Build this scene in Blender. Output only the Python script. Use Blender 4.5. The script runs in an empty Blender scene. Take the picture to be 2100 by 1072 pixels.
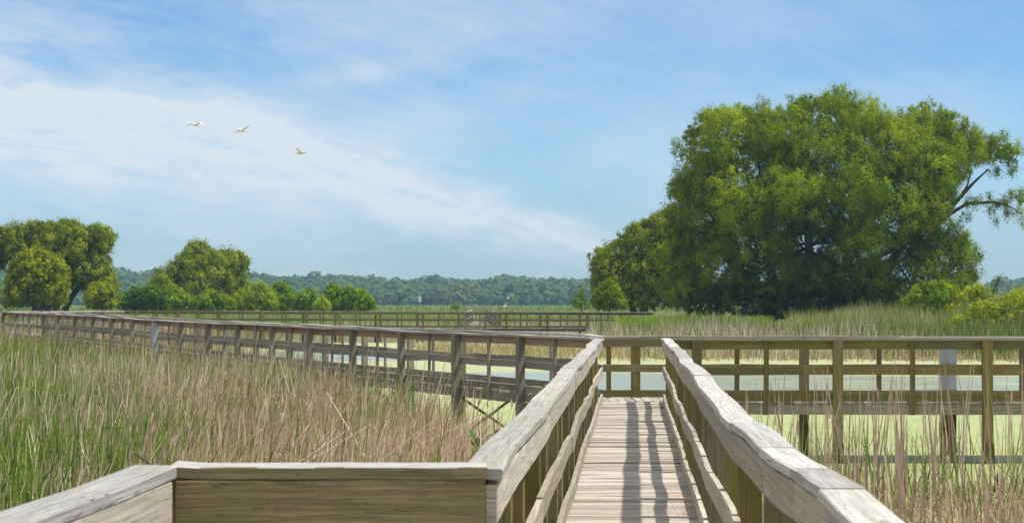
import bpy, math, random
import numpy as np
from math import sin, cos, pi, radians, sqrt

random.seed(7)
RNG = np.random.default_rng(11)
scene = bpy.context.scene
COL = scene.collection
F = 3600.0          # focal length in photo pixels, eye 2.70 m above the pond
EYE = 2.70

# ------------------------------------------------------------------ camera
cam_d = bpy.data.cameras.new("camera")
cam = bpy.data.objects.new("camera", cam_d)
COL.objects.link(cam)
cam.location = (0, 0, EYE)
cam.rotation_euler = (radians(90), 0, 0)
cam_d.sensor_width = 36
cam_d.lens = 36 * F / 2100
cam_d.shift_y = 84 / 2100
cam_d.clip_start = 0.1
cam_d.clip_end = 6000
cam_d.dof.use_dof = True
cam_d.dof.focus_distance = 26
cam_d.dof.aperture_fstop = 9
scene.camera = cam

# ------------------------------------------------------------------ sun, sky, exposure
SUN_EL, SUN_AZ = radians(62), radians(96)      # azimuth from +Y (north of the view) towards +X
sd = bpy.data.lights.new("sun", 'SUN')
sd.energy = 3.5
sd.angle = radians(1.4)
sd.color = (1.0, 0.965, 0.91)
sun = bpy.data.objects.new("sun", sd)
COL.objects.link(sun)
sun.rotation_euler = (radians(90) - SUN_EL, 0, -SUN_AZ + pi)
sv = (cos(SUN_EL) * sin(SUN_AZ), cos(SUN_EL) * cos(SUN_AZ), sin(SUN_EL))
import mathutils
sun.rotation_euler = mathutils.Vector(sv).to_track_quat('Z', 'Y').to_euler()

world = bpy.data.worlds.new("World")
scene.world = world
world.use_nodes = True


class NT:
    """small helper to write node graphs as formulas"""
    def __init__(self, tree):
        self.t = tree
        self.n = tree.nodes
        self.l = tree.links

    def new(self, kind, **kw):
        nd = self.n.new(kind)
        for k, v in kw.items():
            setattr(nd, k, v)
        return nd

    def put(self, sock, v):
        if hasattr(v, 'is_output') or isinstance(v, bpy.types.NodeSocket):
            self.l.new(v, sock)
        elif isinstance(v, (tuple, list)) and len(v) == 3 and sock.type == 'RGBA':
            sock.default_value = (*v, 1)
        else:
            sock.default_value = v

    def m(self, op, a, b=0.0, c=None, clamp=False):
        nd = self.new('ShaderNodeMath', operation=op, use_clamp=clamp)
        self.put(nd.inputs[0], a)
        self.put(nd.inputs[1], b)
        if c is not None:
            self.put(nd.inputs[2], c)
        return nd.outputs[0]

    def mix(self, f, a, b, mode='MIX'):
        nd = self.new('ShaderNodeMix', data_type='RGBA', blend_type=mode)
        self.put(nd.inputs[0], f)
        self.put(nd.inputs[6], a)
        self.put(nd.inputs[7], b)
        return nd.outputs[2]

    def noise(self, vec, scale, detail=4.0, rough=0.55, dist=0.0, dims='3D'):
        nd = self.new('ShaderNodeTexNoise', noise_dimensions=dims)
        if vec is not None:
            self.put(nd.inputs['Vector'], vec)
        nd.inputs['Scale'].default_value = scale
        nd.inputs['Detail'].default_value = detail
        nd.inputs['Roughness'].default_value = rough
        nd.inputs['Distortion'].default_value = dist
        return nd.outputs[0]

    def ramp(self, f, lo, hi, a=0.0, b=1.0, smooth=True):
        nd = self.new('ShaderNodeMapRange', interpolation_type='SMOOTHSTEP' if smooth else 'LINEAR')
        self.put(nd.inputs['Value'], f)
        nd.inputs['From Min'].default_value = lo
        nd.inputs['From Max'].default_value = hi
        nd.inputs['To Min'].default_value = a
        nd.inputs['To Max'].default_value = b
        return nd.outputs[0]

    def sep(self, v):
        nd = self.new('ShaderNodeSeparateXYZ')
        self.put(nd.inputs[0], v)
        return nd.outputs

    def comb(self, x, y, z):
        nd = self.new('ShaderNodeCombineXYZ')
        self.put(nd.inputs[0], x)
        self.put(nd.inputs[1], y)
        self.put(nd.inputs[2], z)
        return nd.outputs[0]


def make_sky():
    g = NT(world.node_tree)
    g.n.clear()
    out = g.new('ShaderNodeOutputWorld')
    bg = g.new('ShaderNodeBackground')
    sky = g.new('ShaderNodeTexSky', sky_type='NISHITA')
    sky.sun_disc = False
    sky.sun_elevation = SUN_EL
    sky.sun_rotation = SUN_AZ
    sky.altitude = 0
    sky.air_density = 1.0
    sky.dust_density = 0.1
    sky.ozone_density = 2.0
    tc = g.new('ShaderNodeTexCoord')
    x, y, z = g.sep(tc.outputs['Generated'])
    az = g.m('ARCTAN2', x, y)
    el = g.m('ARCSINE', z)
    # long soft cirrus bank falling from the left to the right
    wob = g.noise(g.comb(g.m('MULTIPLY', az, 9.0), g.m('MULTIPLY', el, 22.0), 3.3), 1.0, 6.0, 0.6)
    wob = g.m('SUBTRACT', wob, 0.5)
    elw = g.m('ADD', el, g.m('MULTIPLY', wob, 0.05))
    elc = g.m('ADD', g.m('ADD', 0.047, g.m('MULTIPLY', az, -0.27)), g.m('MULTIPLY', g.m('MULTIPLY', az, az), -0.24))
    s = g.m('MAXIMUM', g.m('ADD', 0.0135, g.m('MULTIPLY', az, -0.055)), 0.008)
    q = g.m('DIVIDE', g.m('SUBTRACT', elw, elc), s)
    band = g.m('EXPONENT', g.m('MULTIPLY', g.m('MULTIPLY', q, q), -1.0))
    band = g.m('MULTIPLY', band, g.ramp(az, 0.03, 0.13, 1.0, 0.0))
    band = g.m('MULTIPLY', band, g.ramp(az, -1.1, -0.5))
    # small wisp above the middle
    q2 = g.m('DIVIDE', g.m('SUBTRACT', elw, g.m('ADD', 0.152, g.m('MULTIPLY', az, 0.25))), 0.008)
    q3 = g.m('DIVIDE', g.m('ADD', az, 0.085), 0.045)
    wisp = g.m('EXPONENT', g.m('MULTIPLY', g.m('ADD', g.m('MULTIPLY', q2, q2), g.m('MULTIPLY', q3, q3)), -1.0))
    # thin general veil, drawn out by the wind
    v1 = g.noise(g.comb(g.m('MULTIPLY', az, 5.0), g.m('MULTIPLY', el, 13.0), 1.7), 1.0, 8.0, 0.58, 0.35)
    along = g.m('SUBTRACT', el, elc)
    v2 = g.noise(g.comb(g.m('MULTIPLY', az, 11.0), g.m('MULTIPLY', along, 62.0), 8.1), 1.0, 10.0, 0.62, 0.9)
    v3 = g.noise(g.comb(g.m('MULTIPLY', g.m('ADD', az, el), 30.0), g.m('MULTIPLY', g.m('SUBTRACT', el, g.m('MULTIPLY', az, 0.35)), 120.0), 2.4), 1.0, 8.0, 0.6, 0.5)
    veil = g.m('ADD', g.ramp(v1, 0.36, 0.66), g.m('ADD', g.m('MULTIPLY', g.m('SUBTRACT', v2, 0.45), 1.3), g.m('MULTIPLY', g.m('SUBTRACT', v3, 0.5), 0.5)))
    veil = g.m('MAXIMUM', veil, 0.0)
    left = g.ramp(az, -0.25, 0.25, 1.0, 0.42)
    veil = g.m('MULTIPLY', veil, left)
    streak = g.m('MULTIPLY', g.ramp(v2, 0.30, 0.66, 0.55, 1.15), g.ramp(v3, 0.3, 0.7, 0.85, 1.1))
    tot = g.m('ADD', g.m('MULTIPLY', g.m('MULTIPLY', band, streak), 0.95), g.m('MULTIPLY', wisp, 0.28))
    tot = g.m('ADD', tot, g.m('MULTIPLY', veil, 0.47))
    # unseen extra cloud overhead and behind the viewer, added to raise the fill light
    over = g.m('MAXIMUM', g.ramp(el, 0.22, 0.7), g.ramp(g.m('ABSOLUTE', az), 0.5, 1.4))
    tot = g.m('ADD', tot, g.m('MULTIPLY', over, g.ramp(v1, 0.3, 0.6, 0.15, 0.62)))
    tot = g.m('ADD', tot, 0.09)
    tot = g.m('MINIMUM', g.m('MAXIMUM', tot, 0.0), 0.95)
    hsv = g.new('ShaderNodeHueSaturation')
    hsv.inputs['Saturation'].default_value = 1.22
    g.l.new(sky.outputs[0], hsv.inputs['Color'])
    blue = g.mix(1.0, hsv.outputs[0], (0.55, 0.70, 0.86), 'MULTIPLY')
    low = g.mix(1.0, hsv.outputs[0], (0.38, 0.52, 0.80), 'MULTIPLY')
    blue = g.mix(g.ramp(el, 0.0, 0.10), low, blue)
    cloud = g.mix(over, (4.85, 5.3, 5.75), (5.7, 5.7, 5.75))
    col = g.mix(tot, blue, cloud)
    g.l.new(col, bg.inputs['Color'])
    bg.inputs['Strength'].default_value = 0.11
    g.l.new(bg.outputs[0], out.inputs['Surface'])


make_sky()
vs = scene.view_settings
vs.view_transform = 'Standard'
vs.look = 'None'
vs.exposure = 0.50
vs.gamma = 1.0
vs.use_curve_mapping = False
scene.cycles.volume_bounces = 0
scene.cycles.max_bounces = 6
scene.cycles.diffuse_bounces = 2
scene.cycles.transmission_bounces = 4
scene.cycles.glossy_bounces = 3
scene.cycles.use_denoising = True
scene.cycles.sample_clamp_indirect = 4


# ------------------------------------------------------------------ object helpers
def tag(o, label=None, cat=None, group=None, kind=None):
    if label:
        o['label'] = label
    if cat:
        o['category'] = cat
    if group:
        o['group'] = group
    if kind:
        o['kind'] = kind
    return o


def empty(name, loc, label, cat, group=None):
    o = bpy.data.objects.new(name, None)
    COL.objects.link(o)
    o.location = loc
    o.empty_display_size = 0.3
    tag(o, label, cat, group)
    return o


def link(name, me, mat, parent=None):
    o = bpy.data.objects.new(name, me)
    COL.objects.link(o)
    if mat is not None:
        me.materials.append(mat)
    if parent is not None:
        o.parent = parent
        o.location = -parent.location      # mesh data is in world metres
    return o


def np_mesh(name, V, Q, col=None, smooth=False):
    """V (n,3) verts, Q (m,4) quads or (m,3) tris, col (n,3) per-vertex colour"""
    me = bpy.data.meshes.new(name)
    V = np.ascontiguousarray(V, dtype=np.float32)
    Q = np.ascontiguousarray(Q, dtype=np.int32)
    k = Q.shape[1]
    me.vertices.add(len(V))
    me.vertices.foreach_set('co', V.ravel())
    me.loops.add(Q.size)
    me.loops.foreach_set('vertex_index', Q.ravel())
    me.polygons.add(len(Q))
    me.polygons.foreach_set('loop_start', np.arange(0, Q.size, k, dtype=np.int32))
    if smooth:
        me.polygons.foreach_set('use_smooth', np.ones(len(Q), dtype=bool))
    me.update(calc_edges=True)
    if col is not None:
        a = me.color_attributes.new('col', 'FLOAT_COLOR', 'POINT')
        c = np.ones((len(V), 4), dtype=np.float32)
        c[:, :3] = col
        a.data.foreach_set('color', c.ravel())
    return me


# ------------------------------------------------------------------ materials
MAT = {}


def new_mat(name):
    m = bpy.data.materials.new(name)
    m.use_nodes = True
    g = NT(m.node_tree)
    g.n.clear()
    out = g.new('ShaderNodeOutputMaterial')
    MAT[name] = m
    return m, g, out


def wood(name, c1, c2, moss, moss_amt, bump=0.8, dark=0.5, vlo=0.72, vhi=1.24):
    m, g, out = new_mat(name)
    b = g.new('ShaderNodeBsdfPrincipled')
    uv = g.new('ShaderNodeUVMap').outputs[0]
    u, v, _ = g.sep(uv)
    at = g.new('ShaderNodeAttribute', attribute_name='rnd')
    rnd = at.outputs['Fac']
    off = g.m('MULTIPLY', rnd, 37.0)
    gv = g.comb(g.m('MULTIPLY', u, 2.2), g.m('MULTIPLY', v, 75.0), off)
    gv2 = g.comb(g.m('MULTIPLY', u, 0.9), g.m('MULTIPLY', v, 22.0), off)
    big = g.comb(g.m('MULTIPLY', u, 1.6), g.m('MULTIPLY', v, 5.0), off)
    grain = g.noise(gv, 1.0, 5.0, 0.65, 0.4)
    broad = g.noise(gv2, 1.0, 4.0, 0.6, 1.2)
    blotch = g.noise(big, 1.3, 6.0, 0.62)
    col = g.mix(g.ramp(broad, 0.32, 0.68), c1, c2)
    col = g.mix(g.ramp(grain, 0.35, 0.62, 0.5, 0.0), col, (c1[0] * dark, c1[1] * dark, c1[2] * dark))
    crack = g.noise(g.comb(g.m('MULTIPLY', u, 1.1), g.m('MULTIPLY', v, 42.0), g.m('ADD', off, 5.0)), 1.0, 3.0, 0.5, 0.25)
    cr = g.m('MULTIPLY', g.ramp(g.m('ABSOLUTE', g.m('SUBTRACT', crack, 0.57)), 0.0, 0.010, 0.9, 0.0), g.ramp(broad, 0.42, 0.52))
    col = g.mix(cr, col, (0.05, 0.042, 0.03))
    # fine speckle of lichen and dirt
    sp = g.noise(g.comb(g.m('MULTIPLY', u, 55.0), g.m('MULTIPLY', v, 70.0), off), 1.0, 5.0, 0.75)
    col = g.mix(g.ramp(sp, 0.52, 0.68, 0.0, 0.45), col, (c1[0] * .42, c1[1] * .42, c1[2] * .38))
    st = g.noise(g.comb(g.m('MULTIPLY', u, 5.0), g.m('MULTIPLY', v, 14.0), off), 1.0, 7.0, 0.7)
    col = g.mix(g.ramp(st, 0.50, 0.70, 0.0, 0.38), col, (c1[0] * .55, c1[1] * .54, c1[2] * .50))
    # knots
    vo = g.new('ShaderNodeTexVoronoi', feature='F1')
    g.put(vo.inputs['Vector'], g.comb(g.m('MULTIPLY', u, 1.3), g.m('MULTIPLY', v, 5.0), off))
    vo.inputs['Scale'].default_value = 1.0
    kn = g.ramp(vo.outputs['Distance'], 0.03, 0.09, 0.7, 0.0)
    col = g.mix(kn, col, (c1[0] * .35, c1[1] * .3, c1[2] * .25))
    col = g.mix(g.m('MULTIPLY', g.ramp(blotch, 0.42, 0.66), moss_amt), col, moss)
    val = g.new('ShaderNodeHueSaturation')
    g.put(val.inputs['Value'], g.ramp(rnd, 0.0, 1.0, vlo, vhi, False))
    g.put(val.inputs['Saturation'], g.ramp(g.m('FRACT', g.m('MULTIPLY', rnd, 7.3)), 0.0, 1.0, 0.75, 1.15, False))
    g.put(val.inputs['Color'], col)
    g.l.new(val.outputs[0], b.inputs['Base Color'])
    b.inputs['Roughness'].default_value = 0.85
    b.inputs['Specular IOR Level'].default_value = 0.25
    bp = g.new('ShaderNodeBump')
    bp.inputs['Strength'].default_value = bump
    bp.inputs['Distance'].default_value = 0.004
    g.put(bp.inputs['Height'], g.m('SUBTRACT', g.m('ADD', grain, g.m('MULTIPLY', broad, 0.8)), cr))
    g.l.new(bp.outputs[0], b.inputs['Normal'])
    g.l.new(b.outputs[0], out.inputs['Surface'])
    return m


W_CAP = wood('wood_silver_grey', (0.42, 0.395, 0.35), (0.56, 0.545, 0.50), (0.36, 0.35, 0.24), 0.45)
W_BEIGE = wood('wood_beige', (0.44, 0.38, 0.29), (0.58, 0.51, 0.40), (0.34, 0.32, 0.19), 0.45)
W_DECK = wood('wood_deck', (0.45, 0.40, 0.325), (0.63, 0.565, 0.46), (0.46, 0.33, 0.23), 0.35, vlo=0.66, vhi=1.22)
W_OLIVE = wood('wood_olive', (0.185, 0.145, 0.055), (0.27, 0.225, 0.105), (0.155, 0.14, 0.028), 0.75)
W_GREYOL = wood('wood_grey_olive', (0.23, 0.205, 0.155), (0.35, 0.32, 0.255), (0.17, 0.155, 0.07), 0.45)
W_FAR = wood('wood_far_brown', (0.15, 0.125, 0.08), (0.23, 0.20, 0.135), (0.14, 0.13, 0.06), 0.5)
W_BROWN = wood('wood_brown', (0.30, 0.19, 0.12), (0.44, 0.30, 0.21), (0.28, 0.25, 0.15), 0.5)
W_DARK = wood('wood_wet_dark', (0.09, 0.075, 0.04), (0.16, 0.13, 0.07), (0.05, 0.06, 0.02), 0.6)


def plain(name, c, rough=0.6, metal=0.0, var=0.15, scale=6.0):
    m, g, out = new_mat(name)
    b = g.new('ShaderNodeBsdfPrincipled')
    tc = g.new('ShaderNodeTexCoord')
    n = g.noise(tc.outputs['Object'], scale, 5.0)
    col = g.mix(n, tuple(v * (1 - var) for v in c), tuple(min(1, v * (1 + var)) for v in c))
    g.l.new(col, b.inputs['Base Color'])
    b.inputs['Roughness'].default_value = rough
    b.inputs['Metallic'].default_value = metal
    g.l.new(b.outputs[0], out.inputs['Surface'])
    return m


M_METAL = plain('sleeve_metal', (0.38, 0.41, 0.43), 0.55, 0.2, .35, 4.0)
M_WHITE = plain('white_paint', (0.78, 0.80, 0.80), 0.5, 0, 0.06)
M_GREYMET = plain('grey_pole', (0.35, 0.37, 0.38), 0.5, 0.3)
M_RUST = plain('rust', (0.22, 0.09, 0.035), 0.9, 0, 0.5, 9)
M_FEATHER = plain('feather_white', (0.66, 0.62, 0.54), 0.7, 0, 0.25, 9)
M_BEAK = plain('beak_dark', (0.10, 0.08, 0.05), 0.5)
M_BARK = plain('bark', (0.075, 0.062, 0.045), 0.95, 0, 0.4, 3)


def leafy(name, transl=0.35, rough=0.6, spec=0.25):
    m, g, out = new_mat(name)
    at = g.new('ShaderNodeAttribute', attribute_name='col')
    b = g.new('ShaderNodeBsdfPrincipled')
    g.l.new(at.outputs['Color'], b.inputs['Base Color'])
    b.inputs['Roughness'].default_value = rough
    b.inputs['Specular IOR Level'].default_value = spec
    t = g.new('ShaderNodeBsdfTranslucent')
    g.l.new(at.outputs['Color'], t.inputs['Color'])
    mx = g.new('ShaderNodeMixShader')
    mx.inputs[0].default_value = transl
    g.l.new(b.outputs[0], mx.inputs[1])
    g.l.new(t.outputs[0], mx.inputs[2])
    g.l.new(mx.outputs[0], out.inputs['Surface'])
    return m


M_LEAF = leafy('leaf', 0.22, 0.8, 0.06)
M_REED = leafy('reed', 0.25, 0.7)


def ground_mat():
    m, g, out = new_mat('marsh_ground')
    b = g.new('ShaderNodeBsdfPrincipled')
    geo = g.new('ShaderNodeNewGeometry')
    P = geo.outputs['Position']
    x, y, z = g.sep(P)
    n1 = g.noise(P, 0.35, 6.0, 0.6)
    n2 = g.noise(P, 3.0, 6.0, 0.7)
    thatch = g.mix(g.ramp(n2, 0.35, 0.65), (0.13, 0.085, 0.05), (0.34, 0.25, 0.16))
    green = g.mix(n2, (0.08, 0.12, 0.03), (0.16, 0.19, 0.06))
    nf = g.noise(g.comb(g.m('MULTIPLY', x, 0.02), g.m('MULTIPLY', y, 0.012), 0.0), 1.0, 5.0, 0.6)
    far = g.ramp(y, 118.0, 150.0)
    mixf = g.m('ADD', g.m('MULTIPLY', g.ramp(n1, 0.5, 0.62), 0.45), g.m('MULTIPLY', far, g.ramp(nf, 0.35, 0.55)), clamp=True)
    col = g.mix(mixf, thatch, green)
    mud = g.ramp(z, -0.12, 0.0)
    col = g.mix(mud, (0.05, 0.045, 0.02), col)
    g.l.new(col, b.inputs['Base Color'])
    b.inputs['Roughness'].default_value = 0.95
    bp = g.new('ShaderNodeBump')
    bp.inputs['Strength'].default_value = 0.8
    bp.inputs['Distance'].default_value = 0.08
    g.put(bp.inputs['Height'], n2)
    g.l.new(bp.outputs[0], b.inputs['Normal'])
    g.l.new(b.outputs[0], out.inputs['Surface'])
    return m


def water_mat():
    m, g, out = new_mat('pond_water')
    geo = g.new('ShaderNodeNewGeometry')
    P = geo.outputs['Position']
    x, y, z = g.sep(P)
    # drifting duckweed: wind drives it into long mats, leaving leads of open water
    w1 = g.noise(g.comb(g.m('MULTIPLY', x, 0.16), g.m('MULTIPLY', y, 0.30), 0.0), 1.0, 7.0, 0.62, 0.3)
    w2 = g.noise(g.comb(g.m('MULTIPLY', x, 0.5), g.m('MULTIPLY', y, 1.6), 4.0), 1.0, 6.0, 0.65, 0.4)
    wob = g.m('ADD', g.m('MULTIPLY', g.m('SUBTRACT', w1, 0.5), 9.0), g.m('MULTIPLY', g.m('SUBTRACT', w2, 0.5), 3.0))
    yy = g.m('ADD', y, wob)
    # main lead of open water
    hi = g.m('ADD', 69.0, g.m('MULTIPLY', g.m('MAXIMUM', x, 2.0), -0.25))
    far_edge = g.ramp(g.m('SUBTRACT', hi, yy), -1.5, 1.5)
    lo = g.ramp(x, 0.0, 4.0, 58.0, 51.0)
    near_edge = g.ramp(g.m('SUBTRACT', yy, lo), -2.0, 2.0)
    lead = g.m('MULTIPLY', far_edge, near_edge)
    broken = g.ramp(w2, 0.36, 0.50)
    lead = g.m('MULTIPLY', lead, g.m('MAXIMUM', broken, g.ramp(x, 4.0, 14.0, 1.0, 0.25)))
    # distant leads on the left
    yl = g.m('ADD', g.m('MULTIPLY', y, 0.16), g.m('MULTIPLY', wob, 0.06))
    farl = g.m('MULTIPLY', g.ramp(g.m('SINE', yl), 0.05, 0.5), g.m('MULTIPLY', g.ramp(y, 78.0, 84.0), g.ramp(x, -6.0, -3.0, 1.0, 0.0)))
    # narrow clear strip beside the posts on the right
    ys = g.m('ADD', y, g.m('MULTIPLY', g.m('SUBTRACT', w1, 0.5), 0.55))
    st = g.m('MULTIPLY', g.ramp(g.m('ABSOLUTE', g.m('SUBTRACT', ys, 30.35)), 0.44, 0.54, 0.62, 0.0), g.ramp(x, 2.9, 3.5))
    opn = g.m('MAXIMUM', g.m('MAXIMUM', lead, farl), st, clamp=True)
    fine = g.noise(P, 26.0, 4.0, 0.7)
    holes = g.ramp(g.noise(P, 1.3, 8.0, 0.75), 0.66, 0.72)
    tone = g.noise(g.comb(g.m('MULTIPLY', x, 0.35), g.m('MULTIPLY', y, 0.5), 2.0), 1.0, 4.0, 0.6)
    weed = g.mix(fine, (0.30, 0.34, 0.13), (0.41, 0.435, 0.215))
    weed = g.mix(g.ramp(tone, 0.4, 0.65), weed, (0.30, 0.36, 0.11))
    weed = g.mix(g.ramp(y, 31.0, 60.0, 0.0, 0.6), weed, (0.41, 0.41, 0.235))
    wd = g.new('ShaderNodeBsdfPrincipled')
    g.l.new(weed, wd.inputs['Base Color'])
    wd.inputs['Roughness'].default_value = 0.75
    wd.inputs['Specular IOR Level'].default_value = 0.3
    b1 = g.new('ShaderNodeBump')
    b1.inputs['Strength'].default_value = 0.4
    b1.inputs['Distance'].default_value = 0.004
    g.put(b1.inputs['Height'], fine)
    g.l.new(b1.outputs[0], wd.inputs['Normal'])
    wt = g.new('ShaderNodeBsdfPrincipled')
    wt.inputs['Base Color'].default_value = (0.22, 0.26, 0.25, 1)
    wt.inputs['Roughness'].default_value = 0.25
    wt.inputs['IOR'].default_value = 1.33
    rp = g.noise(g.comb(g.m('MULTIPLY', x, 2.0), g.m('MULTIPLY', y, 6.0), 0.0), 1.0, 4.0, 0.6)
    b2 = g.new('ShaderNodeBump')
    b2.inputs['Strength'].default_value = 0.35
    b2.inputs['Distance'].default_value = 0.02
    g.put(b2.inputs['Height'], rp)
    g.l.new(b2.outputs[0], wt.inputs['Normal'])
    mx = g.new('ShaderNodeMixShader')
    fac = g.m('MULTIPLY', opn, g.ramp(fine, 0.30, 0.60, 0.55, 0.85))
    g.put(mx.inputs[0], g.m('MAXIMUM', fac, g.m('MULTIPLY', holes, 0.25)))
    g.l.new(wd.outputs[0], mx.inputs[1])
    g.l.new(wt.outputs[0], mx.inputs[2])
    g.l.new(mx.outputs[0], out.inputs['Surface'])
    return m


M_GROUND = ground_mat()
M_WATER = water_mat()


# ------------------------------------------------------------------ where land and pond are
def px2x(px, D):
    return (px - 1050) / F * D


def py2z(py, D):
    return EYE - (py - 620) / F * D


def left_shore(D):
    """X of the right-hand edge of the left marsh at distance D"""
    D = np.asarray(D, dtype=float)
    px = np.interp(D, [0, 14, 21, 26, 31, 40, 52, 62, 80, 100, 118, 130],
                   [1300, 1130, 1080, 1050, 960, 800, 650, 520, 420, 300, 200, 200])
    return (px - 1050) / F * D


def land_height(x, y):
    x = np.asarray(x, dtype=float)
    y = np.asarray(y, dtype=float)
    wob = 0.6 * np.sin(x * 0.7 + 1) + 0.5 * np.sin(y * 0.5) + 0.4 * np.sin(x * 1.9 + y * 1.3)
    dl = left_shore(y) - x + wob * np.where(y < 40, 0.35, 1.0)   # >0 on the left marsh
    dn = np.interp(x, [-3, 1, 4, 8, 20], [15, 17, 21.5, 23.5, 24]) - y + wob * 0.5
    df = y - np.interp(x, [-40, -5, 3, 5, 30, 60], [121, 121, 113, 86, 80, 78]) + wob * 2
    d = np.maximum(np.maximum(dl, dn), df)
    d = np.maximum(d, np.maximum(x - 70, -x - 60))
    bank = 1.0 * np.exp(-((x - 40) / 13) ** 2 - ((y - 118) / 9) ** 2)
    return np.clip(d * 0.22, -0.45, 0.07) + bank


def build_ground():
    ys = np.concatenate([np.arange(-30, 5, 3), np.arange(5, 60, 0.75), np.arange(60, 130, 1.5), np.arange(130, 400, 12),
                         np.arange(400, 5600, 160)])
    xs = np.concatenate([-np.geomspace(24, 3500, 34)[::-1], np.arange(-22, 30, 0.8), np.geomspace(31, 3500, 34)])
    X, Y = np.meshgrid(xs, ys)
    Z = land_height(X, Y)
    nx = len(xs)
    V = np.stack([X.ravel(), Y.ravel(), Z.ravel()], 1)
    i = (np.arange(len(ys) - 1)[:, None] * nx + np.arange(nx - 1)[None, :]).ravel()
    Q = np.stack([i, i + 1, i + nx + 1, i + nx], 1)
    o = link('ground', np_mesh('ground', V, Q, smooth=True), M_GROUND)
    tag(o, kind='structure')
    V = np.array([(-70, 5, 0), (80, 5, 0), (80, 126, 0), (-70, 126, 0)])
    o = link('water', np_mesh('water', V, np.array([[0, 1, 2, 3]])), M_WATER)
    tag(o, kind='structure')


build_ground()


# ------------------------------------------------------------------ timber
class Timber:
    """collects chamfered, slightly bent boards and builds them as one mesh"""
    def __init__(self):
        self.v, self.f, self.uv, self.r = [], [], [], []

    def sweep(self, pts, wv, hv, w, h, ch=0.005, rough=0.0, rnd=None):
        ch = min(ch, .0035)
        """pts: centre line; wv, hv: unit vectors (one, or one per point)"""
        pts = [np.array(p, float) for p in pts]
        n = len(pts)
        rnd = random.random() if rnd is None else rnd
        ox, oy = random.uniform(0, 50), random.uniform(0, 5)
        base = len(self.v)
        ch = min(ch, w * .3, h * .3)
        sec = [(-w / 2 + ch, -h / 2), (w / 2 - ch, -h / 2), (w / 2, -h / 2 + ch), (w / 2, h / 2 - ch),
               (w / 2 - ch, h / 2), (-w / 2 + ch, h / 2), (-w / 2, h / 2 - ch), (-w / 2, -h / 2 + ch)]
        per = [0]
        for i in range(8):
            a, b = sec[i], sec[(i + 1) % 8]
            per.append(per[-1] + math.hypot(a[0] - b[0], a[1] - b[1]))
        L = [0]
        for i in range(1, n):
            L.append(L[-1] + float(np.linalg.norm(pts[i] - pts[i - 1])))
        for i, p in enumerate(pts):
            W = np.array(wv[i] if isinstance(wv, list) else wv, float)
            H = np.array(hv[i] if isinstance(hv, list) else hv, float)
            for (a, b) in sec:
                ja = a + random.uniform(-rough, rough)
                jb = b + random.uniform(-rough, rough)
                self.v.append(tuple(p + W * ja + H * jb))
        for i in range(n - 1):
            for j in range(8):
                k = (j + 1) % 8
                self.f.append((base + i * 8 + j, base + i * 8 + k, base + (i + 1) * 8 + k, base + (i + 1) * 8 + j))
                self.uv.append([(ox + L[i], oy + per[j]), (ox + L[i], oy + per[j + 1]),
                                (ox + L[i + 1], oy + per[j + 1]), (ox + L[i + 1], oy + per[j])])
                self.r.append(rnd)
        self.f.append(tuple(base + 7 - j for j in range(8)))
        self.uv.append([(ox + sec[7 - j][0] * .3, oy + sec[7 - j][1]) for j in range(8)])
        self.r.append(rnd)
        e = base + (n - 1) * 8
        self.f.append(tuple(e + j for j in range(8)))
        self.uv.append([(ox + sec[j][0] * .3, oy + sec[j][1]) for j in range(8)])
        self.r.append(rnd)

    def post(self, x, y, z0, z1, d, w, t, ch=0.006, lean=0.0):
        """upright timber; d = unit vector along which w is measured"""
        n = (-d[1], d[0], 0)
        lx, ly = random.uniform(-lean, lean), random.uniform(-lean, lean)
        self.sweep([(x, y, z0), (x + lx * .5, y + ly * .5, (z0 + z1) / 2), (x + lx, y + ly, z1)], (d[0], d[1], 0), n, w, t, ch)

    def build(self, name, mat, parent=None, top=None):
        me = bpy.data.meshes.new(name)
        me.from_pydata(self.v, [], self.f)
        me.update()
        uvl = me.uv_layers.new(name='UVMap')
        flat = [c for poly in self.uv for p in poly for c in p]
        uvl.data.foreach_set('uv', flat)
        a = me.attributes.new('rnd', 'FLOAT', 'FACE')
        a.data.foreach_set('value', self.r)
        o = link(name, me, mat, parent)
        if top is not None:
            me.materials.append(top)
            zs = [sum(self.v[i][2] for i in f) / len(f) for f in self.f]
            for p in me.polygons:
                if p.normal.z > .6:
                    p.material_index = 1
        return o


def unit(a, b):
    dx, dy = b[0] - a[0], b[1] - a[1]
    l = math.hypot(dx, dy)
    return (dx / l, dy / l), l


UP = (0, 0, 1)


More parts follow.
